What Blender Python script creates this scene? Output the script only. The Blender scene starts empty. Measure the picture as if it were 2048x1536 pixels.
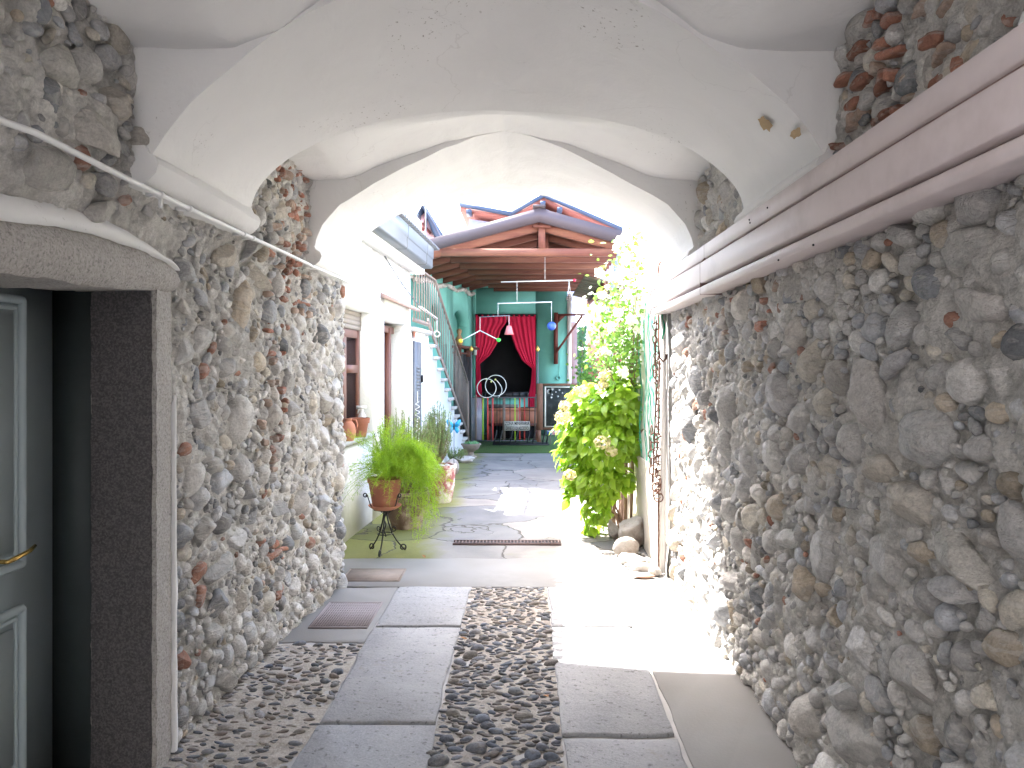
import bpy, math, random
import numpy as np
from mathutils import Vector, Matrix
R = math.radians
scene = bpy.context.scene
random.seed(7)
rng = np.random.default_rng(11)

# ------------------------------------------------------------------ camera, light, exposure
CAM_H, FPX, VX, VY = 1.55, 1536.0, 1050.0, 740.0
cam = bpy.data.cameras.new("camera"); camo = bpy.data.objects.new("camera", cam)
scene.collection.objects.link(camo); scene.camera = camo
camo.location = (0, 0, CAM_H); camo.rotation_euler = (R(90), 0, 0)
cam.sensor_width = 36; cam.lens = 36 * FPX / 2048
cam.shift_x = -(VX - 1024) / 2048; cam.shift_y = -(768 - VY) / 2048
cam.clip_start = 0.05; cam.clip_end = 3000

SUN = Vector((-0.49, 0.635, 1.0)).normalized()
EL = math.asin(SUN.z); AZ = math.atan2(SUN.x, SUN.y)
w = bpy.data.worlds.new("World"); scene.world = w; w.use_nodes = True
nt = w.node_tree; nt.nodes.clear()
sky = nt.nodes.new("ShaderNodeTexSky"); sky.sky_type = 'NISHITA'; sky.sun_disc = False
sky.sun_elevation = EL; sky.sun_rotation = AZ; sky.dust_density = 3.0; sky.air_density = 1.0; sky.ozone_density = 1.0
bg = nt.nodes.new("ShaderNodeBackground"); bg.inputs[1].default_value = 0.15
wo = nt.nodes.new("ShaderNodeOutputWorld")
nt.links.new(sky.outputs[0], bg.inputs[0]); nt.links.new(bg.outputs[0], wo.inputs[0])
sl = bpy.data.lights.new("sun", 'SUN'); sl.energy = 2.7; sl.angle = R(0.5); sl.color = (1.0, 0.965, 0.92)
so = bpy.data.objects.new("sun", sl); scene.collection.objects.link(so)
so.rotation_euler = (-SUN).to_track_quat('-Z', 'Y').to_euler(); so.location = (-5, 8, 12)
scene.view_settings.view_transform = 'Standard'; scene.view_settings.look = 'None'
scene.view_settings.exposure = 3.95; scene.view_settings.gamma = 1.0
scene.render.engine = 'CYCLES'
cy = scene.cycles
cy.max_bounces = 10; cy.diffuse_bounces = 7; cy.glossy_bounces = 3; cy.transmission_bounces = 6; cy.transparent_max_bounces = 8
cy.sample_clamp_indirect = 6.0; cy.use_denoising = True

# ------------------------------------------------------------------ helpers
def P(px, py, Y):
    return np.array([(px - VX) / FPX * Y, Y, CAM_H + (VY - py) / FPX * Y])
def XL(Y, z=0.0):   # left passage wall line; the wall leans in towards the springing
    t = np.clip((np.asarray(z, float)-1.95)/.35, 0, 1); t = t*t*(3-2*t)
    return np.interp(Y, [-9, 3.0, 4.5, 5.65, 9], [-1.43, -1.43, -1.39, -1.29, -1.29]) + t*np.interp(Y, [0, 3.0, 4.5, 5.6], [.09, .09, .04, 0])
def FX(Y):   # left courtyard facade line
    return -1.57 + .0487 * (Y - 7.9)
def TX(Y):   # teal side wall line
    return -2.2 + .155 * (Y - 12)

def _h(ix, iy, iz, s):
    n = (ix.astype(np.int64) * 374761393 + iy.astype(np.int64) * 668265263 + iz.astype(np.int64) * 2147483647 + s * 974634777) & 0xffffffff
    n = ((n ^ (n >> 13)) * 1274126177) & 0xffffffff
    n = (n ^ (n >> 16)) & 0xffffffff
    return n / 2147483647.5 - 1.0
def vn(p, s=0):
    p = np.asarray(p, float); f = np.floor(p); t = p - f; t = t * t * (3 - 2 * t); i = f.astype(np.int64)
    r = 0
    for a in (0, 1):
        for b in (0, 1):
            for c in (0, 1):
                wgt = (t[:, 0] if a else 1 - t[:, 0]) * (t[:, 1] if b else 1 - t[:, 1]) * (t[:, 2] if c else 1 - t[:, 2])
                r = r + wgt * _h(i[:, 0] + a, i[:, 1] + b, i[:, 2] + c, s)
    return r
def fbm(p, o=4, s=0):
    p = np.asarray(p, float); r = 0; a = 1; f = 1
    for k in range(o):
        r = r + a * vn(p * f, s + k * 7); a *= .5; f *= 2.03
    return r

class MB:
    def __init__(s): s.v = []; s.f = []; s.n = 0; s.c = []
    def add(s, v, f, col=None):
        v = np.asarray(v, float).reshape(-1, 3)
        if isinstance(f, np.ndarray): s.f.append(f + s.n)
        else:
            g = {}
            for q in f: g.setdefault(len(q), []).append(q)
            for k in g: s.f.append(np.array(g[k], int) + s.n)
        s.v.append(v); s.n += len(v)
        if col is not None: s.c.append(np.broadcast_to(np.asarray(col, float), (len(v), 4)).copy() if np.ndim(col) == 1 else col)
        return s
    def box(s, a, b):
        x0, y0, z0 = np.minimum(a, b); x1, y1, z1 = np.maximum(a, b)
        v = [(x0,y0,z0),(x1,y0,z0),(x1,y1,z0),(x0,y1,z0),(x0,y0,z1),(x1,y0,z1),(x1,y1,z1),(x0,y1,z1)]
        return s.add(v, [(0,3,2,1),(4,5,6,7),(0,1,5,4),(1,2,6,5),(2,3,7,6),(3,0,4,7)])
    def bar(s, p, q, wx, wz, up=(0, 0, 1)):
        p = Vector(p); q = Vector(q); d = (q - p).normalized(); u = Vector(up)
        if abs(d.dot(u)) > .99: u = Vector((0, 1, 0))
        sx = d.cross(u).normalized(); uz = sx.cross(d).normalized()
        v = []
        for e in (p, q):
            for a, b in ((-1,-1),(1,-1),(1,1),(-1,1)): v.append(e + sx * a * wx / 2 + uz * b * wz / 2)
        return s.add([tuple(k) for k in v], [(0,1,2,3),(7,6,5,4),(0,4,5,1),(1,5,6,2),(2,6,7,3),(3,7,4,0)])
    def tube(s, pts, r, n=8, cap=True):
        pts = [Vector(p) for p in pts]; m = len(pts)
        rr = r if hasattr(r, '__len__') else [r] * m
        V = []; prev = None
        for i, p in enumerate(pts):
            d = (pts[min(i+1, m-1)] - pts[max(i-1, 0)])
            d = d.normalized() if d.length > 1e-9 else Vector((0,0,1))
            if prev is None:
                u = Vector((0,0,1)) if abs(d.z) < .9 else Vector((1,0,0))
                a = d.cross(u).normalized()
            else:
                a = (prev - d * prev.dot(d)); a = a.normalized() if a.length > 1e-6 else d.orthogonal().normalized()
            prev = a; b = d.cross(a)
            for k in range(n):
                t = 2 * math.pi * k / n; V.append(tuple(p + (a * math.cos(t) + b * math.sin(t)) * rr[i]))
        F = [(i*n+k, i*n+(k+1)%n, (i+1)*n+(k+1)%n, (i+1)*n+k) for i in range(m-1) for k in range(n)]
        if cap: F += [tuple(range(n))[::-1], tuple((m-1)*n+k for k in range(n))]
        return s.add(V, F)
    def lathe(s, prof, c=(0,0,0), n=24, flute=0, nf=12, cap=True):
        V = []
        for r, z in prof:
            for k in range(n):
                t = 2*math.pi*k/n; q = r * (1 + flute * abs(math.cos(t*nf/2)))
                V.append((c[0]+q*math.cos(t), c[1]+q*math.sin(t), c[2]+z))
        m = len(prof)
        F = [(i*n+k, i*n+(k+1)%n, (i+1)*n+(k+1)%n, (i+1)*n+k) for i in range(m-1) for k in range(n)]
        if cap: F += [tuple(range(n))[::-1], tuple((m-1)*n+k for k in range(n))]
        return s.add(V, F)
    def sphere(s, c, r, sc=(1,1,1), n=2):
        v, f = ICO[n]; return s.add(v * r * np.array(sc) + np.array(c), f)
    def rock(s, c, sc, seed, n=3, amp=.25, cuts=5, rot=0):
        v, f = ICO[n]; v = v.copy(); rg = np.random.default_rng(seed)
        for k in range(cuts):
            d = rg.normal(size=3); d /= np.linalg.norm(d); h = rg.uniform(.55, .85)
            e = v @ d; v -= np.outer(np.maximum(e - h, 0), d) * .9
        v *= (1 + amp * fbm(v * 1.3 + seed, 3, seed))[:, None]
        v = v * np.array(sc); ca, sa = math.cos(rot), math.sin(rot)
        v = v @ np.array([[ca, sa, 0], [-sa, ca, 0], [0, 0, 1]])
        return s.add(v + np.array(c), f)
    def grid(s, G):
        a, b = G.shape[:2]; i = np.arange(a*b).reshape(a, b)
        F = np.stack([i[:-1,:-1], i[1:,:-1], i[1:,1:], i[:-1,1:]], -1).reshape(-1, 4)
        return s.add(G.reshape(-1, 3), F)
    def prism(s, poly, y0, y1, axis='y'):
        n = len(poly); V = []
        for y in (y0, y1):
            for a, b in poly: V.append({'y': (a, y, b), 'x': (y, a, b), 'z': (a, b, y)}[axis])
        F = [tuple(range(n)), tuple(range(2*n-1, n-1, -1))] + [(k, n+k, n+(k+1)%n, (k+1)%n) for k in range(n)]
        return s.add(V, F)
    def ring(s, c, R_, r, nrm=(0,1,0), n=28, m=6):
        nrm = Vector(nrm).normalized(); a = nrm.orthogonal().normalized(); b = nrm.cross(a); c = Vector(c)
        pts = [c + (a*math.cos(2*math.pi*k/n) + b*math.sin(2*math.pi*k/n))*R_ for k in range(n+1)]
        return s.tube(pts, r, m, cap=False)
    def map(s, fn):
        s.v = [fn(x) for x in s.v]; return s
    def V(s): return np.concatenate(s.v)

def ico_make(n):
    import bmesh
    bm = bmesh.new(); bmesh.ops.create_icosphere(bm, subdivisions=n, radius=1.0)
    v = np.array([x.co[:] for x in bm.verts]); f = np.array([[x.index for x in q.verts] for q in bm.faces]); bm.free(); return v, f
ICO = {k: ico_make(k) for k in (1, 2, 3, 4)}

def mesh(name, mb, mat, parent=None, smooth=True, off=(0,0,0), angle=None):
    me = bpy.data.meshes.new(name); V = mb.V() - np.array(off, float)
    me.vertices.add(len(V)); me.vertices.foreach_set('co', V.astype(np.float32).ravel())
    tot = sum(f.shape[0] for f in mb.f); ls = sum(f.size for f in mb.f)
    me.loops.add(ls); me.polygons.add(tot)
    li = np.concatenate([f.ravel() for f in mb.f]); st = []; a = 0; 
    for f in mb.f:
        k = f.shape[1]; st.append(a + np.arange(f.shape[0]) * k); a += f.size
    me.loops.foreach_set('vertex_index', li.astype(np.int32))
    me.polygons.foreach_set('loop_start', np.concatenate(st).astype(np.int32))
    me.update(calc_edges=True); me.validate()
    if smooth: me.polygons.foreach_set('use_smooth', [True] * len(me.polygons))
    if mb.c:
        at = me.color_attributes.new('Col', 'FLOAT_COLOR', 'POINT'); at.data.foreach_set('color', np.concatenate(mb.c).astype(np.float32).ravel())
    o = bpy.data.objects.new(name, me); scene.collection.objects.link(o)
    if mat: me.materials.append(mat)
    if parent is not None: o.parent = parent
    if smooth == 'auto': me.set_sharp_from_angle(angle=R(38))
    return o
def tag(o, label=None, cat=None, group=None, kind=None):
    if label: o['label'] = label
    if cat: o['category'] = cat
    if group: o['group'] = group
    if kind: o['kind'] = kind
    return o
class Thing:
    def __init__(s, name, label, cat, loc=(0,0,0), group=None, kind=None):
        s.o = bpy.data.objects.new(name, None); scene.collection.objects.link(s.o); s.loc = tuple(loc)
        s.o.location = loc; s.o.empty_display_size = .1; tag(s.o, label, cat, group, kind)
    def add(s, name, mb, mat, parent=None, smooth=False, label=None):
        o = mesh(name, mb, mat, parent or s.o, smooth, s.loc)
        if label: o['label'] = label
        return o
def single(name, mb, mat, label, cat, smooth=False, group=None, kind=None, loc=(0,0,0)):
    o = mesh(name, mb, mat, None, smooth, loc); o.location = loc
    return tag(o, label, cat, group, kind)
def struct(name, mb, mat, smooth=False): return tag(mesh(name, mb, mat, None, smooth), kind='structure')

# ------------------------------------------------------------------ materials
def newmat(name):
    m = bpy.data.materials.new(name); m.use_nodes = True; n = m.node_tree; n.nodes.clear()
    out = n.nodes.new('ShaderNodeOutputMaterial'); b = n.nodes.new('ShaderNodeBsdfPrincipled'); n.links.new(b.outputs[0], out.inputs[0])
    return m, n, b, out
def N(n, t, **k):
    x = n.nodes.new(t)
    for a, b in k.items():
        if a.startswith('i_'):
            key = a[2:]; x.inputs[int(key) if key.isdigit() else key.replace('_', ' ')].default_value = b
        else: setattr(x, a, b)
    return x
def noise(n, co, scale, detail=4, rough=.55, dist=0):
    x = N(n, 'ShaderNodeTexNoise'); x.inputs['Scale'].default_value = scale; x.inputs['Detail'].default_value = detail
    x.inputs['Roughness'].default_value = rough; x.inputs['Distortion'].default_value = dist
    n.links.new(co, x.inputs['Vector']); return x.outputs['Fac']
def ramp(n, fac, stops):
    r = N(n, 'ShaderNodeValToRGB'); el = r.color_ramp.elements
    while len(el) < len(stops): el.new(.5)
    for e, (p, c) in zip(el, stops):
        e.position = p; e.color = (*c, 1) if hasattr(c, '__len__') else (c, c, c, 1)
    n.links.new(fac, r.inputs[0]); return r.outputs[0]
def mix(n, fac, a, b, mode='MIX'):
    x = N(n, 'ShaderNodeMix', data_type='RGBA', blend_type=mode)
    for s, v in ((x.inputs[0], fac), (x.inputs[6], a), (x.inputs[7], b)):
        if isinstance(v, (int, float)): s.default_value = v
        elif isinstance(v, tuple): s.default_value = (*v, 1)
        else: n.links.new(v, s)
    return x.outputs[2]
def bump(n, b, h, strength, dist=.01, chain=None):
    x = N(n, 'ShaderNodeBump'); x.inputs['Strength'].default_value = strength; x.inputs['Distance'].default_value = dist
    n.links.new(h, x.inputs['Height'])
    if chain: n.links.new(chain, x.inputs['Normal'])
    n.links.new(x.outputs[0], b.inputs['Normal']); return x.outputs[0]
def coords(n, kind='Object', scale=None):
    t = N(n, 'ShaderNodeNewGeometry').outputs['Position'] if kind == 'World' else N(n, 'ShaderNodeTexCoord').outputs[kind]
    if scale:
        m = N(n, 'ShaderNodeMapping'); m.inputs['Scale'].default_value = scale; n.links.new(t, m.inputs[0]); return m.outputs[0]
    return t
def mat(name, col, rough=.7, var=.25, scale=6, bmp=.2, bscale=60, metal=0, col2=None, c2t=(.45,.6), c2scale=3, stretch=None, trans=0, spec=.4, bdist=.004, coat=0):
    m, n, b, out = newmat(name); co = coords(n, 'Object', stretch)
    f = noise(n, co, scale, 6, .6)
    base = mix(n, f, tuple(c*(1-var) for c in col), tuple(min(1, c*(1+var)) for c in col))
    if col2 is not None:
        g = ramp(n, noise(n, co, c2scale, 5, .65), [(c2t[0], 0.0), (c2t[1], 1.0)])
        base = mix(n, g, base, tuple(col2))
    n.links.new(base, b.inputs['Base Color'])
    b.inputs['Roughness'].default_value = rough; b.inputs['Metallic'].default_value = metal; b.inputs['Specular IOR Level'].default_value = spec
    b.inputs['Coat Weight'].default_value = coat
    if bmp: bump(n, b, noise(n, co, bscale, 5, .6), bmp, bdist)
    if trans:
        t = N(n, 'ShaderNodeBsdfTranslucent'); n.links.new(base, t.inputs[0]); x = N(n, 'ShaderNodeMixShader'); x.inputs[0].default_value = trans
        n.links.new(b.outputs[0], x.inputs[1]); n.links.new(t.outputs[0], x.inputs[2]); n.links.new(x.outputs[0], out.inputs[0])
    return m
def colmat(name, smear=(.40,.365,.325), amt=.5, rough=.9, bs=1.0, scale=1.0):
    """rubble: per-stone colour from the Col attribute; mortar smeared over parts of the stones"""
    m, n, b, out = newmat(name); co = coords(n)
    a = N(n, 'ShaderNodeAttribute', attribute_name='Col')
    f = noise(n, co, 22*scale, 8, .7); g = noise(n, co, 120*scale, 4, .7); st = noise(n, coords(n, 'Object', (1, 1, 3)), 9*scale, 6, .65, 1.2)
    c = mix(n, ramp(n, f, [(.25, .62), (.75, 1.25)]), (0,0,0), a.outputs['Color'], 'MULTIPLY')
    mm = N(n, 'ShaderNodeMix', data_type='RGBA', blend_type='MULTIPLY'); mm.inputs[0].default_value = 1
    n.links.new(a.outputs['Color'], mm.inputs[6]); n.links.new(ramp(n, f, [(.28, .66), (.5, .98), (.72, 1.2)]), mm.inputs[7]); c = mm.outputs[2]
    mm = N(n, 'ShaderNodeMix', data_type='RGBA', blend_type='MULTIPLY'); mm.inputs[0].default_value = 1
    n.links.new(c, mm.inputs[6]); n.links.new(ramp(n, g, [(.3, .78), (.65, 1.12)]), mm.inputs[7]); c = mm.outputs[2]
    k = ramp(n, st, [(.49, 0.0), (.6, 1.0)]); kk = N(n, 'ShaderNodeMath', operation='MULTIPLY'); n.links.new(k, kk.inputs[0]); kk.inputs[1].default_value = amt
    sm = mix(n, g, tuple(v*.8 for v in smear), tuple(v*1.15 for v in smear))
    c = mix(n, kk.outputs[0], c, sm)
    n.links.new(c, b.inputs['Base Color']); b.inputs['Roughness'].default_value = rough; b.inputs['Specular IOR Level'].default_value = .25
    # bump: strong on mortar (alpha 0), light on stone
    st2 = N(n, 'ShaderNodeMath', operation='MULTIPLY_ADD'); n.links.new(a.outputs['Alpha'], st2.inputs[0]); st2.inputs[1].default_value = -.4; st2.inputs[2].default_value = 1.0
    x = N(n, 'ShaderNodeBump'); x.inputs['Distance'].default_value = .022*bs; n.links.new(st2.outputs[0], x.inputs['Strength'])
    n.links.new(noise(n, co, 34*scale, 9, .72), x.inputs['Height'])
    y = N(n, 'ShaderNodeBump'); y.inputs['Distance'].default_value = .004*bs; y.inputs['Strength'].default_value = .7
    n.links.new(k, y.inputs['Height']); n.links.new(x.outputs[0], y.inputs['Normal'])
    q_ = N(n, 'ShaderNodeBump'); q_.inputs['Distance'].default_value = .005*bs; q_.inputs['Strength'].default_value = .8
    n.links.new(noise(n, co, 110*scale, 6, .75), q_.inputs['Height']); n.links.new(y.outputs[0], q_.inputs['Normal']); n.links.new(q_.outputs[0], b.inputs['Normal'])
    return m
def leafmat(name, c1, c2, trans=.4, rough=.45):
    m, n, b, out = newmat(name); a = N(n, 'ShaderNodeAttribute', attribute_name='Col')
    c = mix(n, a.outputs['Fac'], c1, c2); c = mix(n, noise(n, coords(n), 9, 3), c, tuple(v*1.25 for v in c2)); 
    n.links.new(c, b.inputs['Base Color']); b.inputs['Roughness'].default_value = rough; b.inputs['Specular IOR Level'].default_value = .6
    t = N(n, 'ShaderNodeBsdfTranslucent'); n.links.new(mix(n, .5, c, (c2[0]*1.5, c2[1]*1.5, c2[2])), t.inputs[0]); x = N(n, 'ShaderNodeMixShader'); x.inputs[0].default_value = trans
    n.links.new(b.outputs[0], x.inputs[1]); n.links.new(t.outputs[0], x.inputs[2]); n.links.new(x.outputs[0], out.inputs[0]); return m

def plaster(name, col, dirt=.12, bmp=.25, stain=None, moss=False):
    m, n, b, out = newmat(name); co = coords(n)
    f = noise(n, co, 1.6, 7, .6, .6); g = noise(n, co, 14, 6, .7)
    c = mix(n, ramp(n, f, [(.3, 0.0), (.75, 1.0)]), tuple(v*(1-dirt) for v in col), col)
    c = mix(n, ramp(n, g, [(.66, 0.0), (.76, .45)]), c, tuple(v*.72 for v in col))
    if name == 'white_plaster':
        wn = N(n, 'ShaderNodeTexNoise'); wn.inputs['Scale'].default_value = 2.2; wn.inputs['Detail'].default_value = 6; n.links.new(co, wn.inputs['Vector'])
        vo = N(n, 'ShaderNodeTexVoronoi', feature='DISTANCE_TO_EDGE'); vo.inputs['Scale'].default_value = .9; n.links.new(mix(n, .8, co, wn.outputs['Color'], 'ADD'), vo.inputs['Vector'])
        ck = mix(n, 1.0, ramp(n, vo.outputs['Distance'], [(.001, .2), (.003, 0.0)]), ramp(n, noise(n, co, 1.1, 2), [(.5, 0.0), (.56, 1.0)]), 'MULTIPLY')
        c = mix(n, ck, c, (.32,.30,.28))
        sp = mix(n, 1.0, ramp(n, noise(n, co, 60, 3, .6), [(.64, 0.0), (.69, .8)]), ramp(n, noise(n, co, 1.7, 3, .5), [(.58, 0.0), (.66, 1.0)]), 'MULTIPLY')
        c = mix(n, sp, c, (.25,.23,.2))
    if stain:
        c = mix(n, ramp(n, noise(n, co, 3.3, 6, .65, .8), [(.6, 0.0), (.68, 1.0)]), c, stain)
    if moss:
        sx = N(n, 'ShaderNodeSeparateXYZ'); n.links.new(N(n, 'ShaderNodeNewGeometry').outputs['Position'], sx.inputs[0])
        mr = N(n, 'ShaderNodeMapRange'); mr.inputs[1].default_value = .42; mr.inputs[2].default_value = .0; n.links.new(sx.outputs[2], mr.inputs[0])
        ma = N(n, 'ShaderNodeMath', operation='ADD'); n.links.new(mr.outputs[0], ma.inputs[0]); n.links.new(noise(n, co, 3.1, 6, .7, .3), ma.inputs[1])
        c = mix(n, ramp(n, ma.outputs[0], [(1.14, 0.0), (1.3, 1.0)]), c, mix(n, g, (.10,.15,.02), (.26,.30,.06)))
    n.links.new(c, b.inputs['Base Color']); b.inputs['Roughness'].default_value = .9; b.inputs['Specular IOR Level'].default_value = .2
    h1 = bump(n, b, noise(n, co, 5, 5, .55, .4), bmp, .03); bump(n, b, noise(n, co, 55, 5, .65), bmp*.7, .004, h1)
    return m

M = {}
M['vault'] = plaster('white_plaster', (.77, .765, .76), .08, .35)
M['rubble'] = colmat('river_stone_rubble', (.60,.57,.53), .42)
M['granite'] = mat('granite', (.37,.35,.33), .85, .5, 90, .8, 70, col2=(.19,.18,.17), c2t=(.52,.66), c2scale=110, bdist=.006)
M['slab'] = mat('granite_slab', (.30,.305,.32), .8, .22, 9, .6, 60, col2=(.23,.235,.245), c2t=(.58,.7), c2scale=26, bdist=.003)
def slabmat():
    m, n, b, out = newmat('granite_slab'); co = coords(n)
    c = mix(n, ramp(n, noise(n, co, 2.2, 7, .65, .6), [(.3, 0.0), (.7, 1.0)]), (.205,.21,.225), (.33,.33,.335))
    c = mix(n, ramp(n, noise(n, co, 90, 3, .6), [(.35, 0.0), (.7, .7)]), c, (.36,.36,.37))
    c = mix(n, ramp(n, noise(n, co, 45, 3, .5), [(.62, 0.0), (.68, .8)]), c, (.12,.12,.125))
    c = mix(n, ramp(n, noise(n, co, 5, 6, .7, 1.0), [(.6, 0.0), (.68, .55)]), c, (.26,.235,.20))
    n.links.new(c, b.inputs['Base Color']); b.inputs['Roughness'].default_value = .8
    h = bump(n, b, noise(n, co, 9, 5, .6), .5, .02); bump(n, b, noise(n, co, 70, 5, .7), .7, .005, h); return m
M['slab'] = slabmat()
M['granite_shade'] = mat('shade_toned_speckled_granite', (.075,.07,.072), .8, .6, 60, .8, 70, col2=(.13,.12,.12), c2t=(.46,.6), c2scale=120, bdist=.006)  # jamb granite again, with the shade of the recess darkened into its colour
M['conc'] = mat('concrete', (.40,.385,.37), .9, .16, 9, .4, 70, col2=(.31,.30,.285), c2t=(.45,.7), c2scale=2.2, bdist=.004)
M['white'] = plaster('white_wall', (.72,.71,.69), .1, .3)
M['housew'] = plaster('whitewashed_house_wall', (.70,.69,.67), .1, .3, None, True)
M['whitew'] = plaster('weathered_white_wall', (.60,.585,.55), .15, .3, (.42,.40,.36))
M['teal'] = plaster('teal_wall', (.17,.45,.39), .15, .25)
M['door'] = mat('painted_door', (.46,.54,.56), .45, .06, 4, .1, 30)
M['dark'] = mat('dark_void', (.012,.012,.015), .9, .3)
M['brass'] = mat('brass', (.75,.5,.16), .25, .1, metal=1, bmp=0)
M['pvc'] = mat('white_pvc', (.70,.70,.70), .4, .04, bmp=0)
M['metalp'] = mat('pinkish_painted_metal', (.64,.565,.56), .55, .07, 1.2, .12, 8, col2=(.52,.45,.44), c2t=(.5,.75), c2scale=2.5, coat=.0, spec=.4)
M['metalr'] = mat('brown_red_painted_metal', (.26,.165,.15), .4, .1, 3, .05, 20)
M['rust'] = mat('rusty_iron', (.085,.038,.026), .85, .5, 30, .6, 120, col2=(.13,.06,.04))
M['black'] = mat('black_iron', (.02,.02,.022), .5, .3, 10, .3, 80, metal=.3)
M['greym'] = mat('grey_metal', (.13,.135,.15), .5, .1, metal=.2)
M['zinc'] = mat('zinc_gutter', (.17,.19,.215), .5, .15, 2, .1, metal=.55)
M['wood'] = mat('reddish_timber', (.15,.05,.033), .75, .5, 5, .5, 30, col2=(.24,.105,.06), c2t=(.45,.75), stretch=(.25, 3, 3), bdist=.004)
M['woodd'] = mat('dark_boards', (.09,.032,.023), .8, .4, 5, .4, 30, stretch=(3,.3,3))
M['woodred'] = mat('dark_red_wood', (.13,.03,.022), .6, .3, 8, .3, 30)
M['woodbr'] = mat('brown_window_wood', (.13,.045,.028), .5, .3, 6, .3, 30, stretch=(3,3,.4))
M['woodgr'] = mat('grey_wood', (.24,.20,.17), .8, .3, 8, .4, 30, stretch=(3,.4,3))
M['frame'] = mat('brown_frame_wood', (.20,.095,.06), .7, .3, 8, .3, 30)
M['fascia'] = mat('brown_fascia_metal', (.075,.056,.062), .6, .08, 3, .05)
M['terra'] = mat('terracotta', (.30,.115,.07), .85, .18, 9, .3, 60, col2=(.36,.26,.13), c2t=(.56,.7), c2scale=4)
M['terrap'] = mat('plain_terracotta', (.46,.19,.12), .85, .12, 7, .2, 60)
M['pinkpot'] = mat('faded_pink_pot', (.30,.10,.10), .85, .2, 9, .4, 60, col2=(.55,.50,.45), c2t=(.45,.55), c2scale=5)
M['oldpot'] = mat('weathered_dark_pot', (.17,.11,.085), .9, .4, 9, .5, 60, col2=(.38,.30,.26), c2t=(.5,.62), c2scale=5)
M['stonep'] = mat('cast_stone', (.22,.185,.15), .9, .25, 20, .5, 60)
M['curtain'] = mat('crimson_curtain', (.44,.003,.04), .8, .15, 5, .3, 150)
M['cotton'] = mat('white_cord', (.7,.7,.68), .7, .05, bmp=0)
M['turf'] = mat('green_turf_mat', (.055,.105,.028), .95, .35, 60, .8, 250, bdist=.01)
M['soil'] = mat('soil', (.05,.035,.025), .95, .4, 40, .8, 60)
M['rockg'] = mat('grey_rock', (.35,.32,.29), .9, .35, 9, .7, 40, col2=(.25,.2,.17), c2scale=6, bdist=.01)
M['rockw'] = mat('pale_rock', (.50,.48,.45), .9, .25, 9, .6, 40, col2=(.36,.33,.3), c2scale=6, bdist=.01)
M['bark'] = mat('vine_bark', (.20,.13,.095), .9, .4, 20, .7, 60, stretch=(1,1,.2))
M['lilac'] = plaster('lilac_wall', (.36,.34,.44), .08, .2)
M['coral'] = mat('coral_soffit', (.26,.085,.065), .7, .08)
M['blueroof'] = mat('blue_grey_trim', (.04,.055,.095), .5, .15)
M['brickp'] = mat('brick_red', (.34,.12,.08), .9, .35, 14, .5, 50)
M['glassd'] = mat('dark_glass', (.02,.022,.025), .08, .2, bmp=0, spec=.6)
M['board'] = mat('chalkboard', (.04,.045,.043), .8, .5, 5, .1, col2=(.16,.17,.165), c2t=(.5,.8), c2scale=4)
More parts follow.
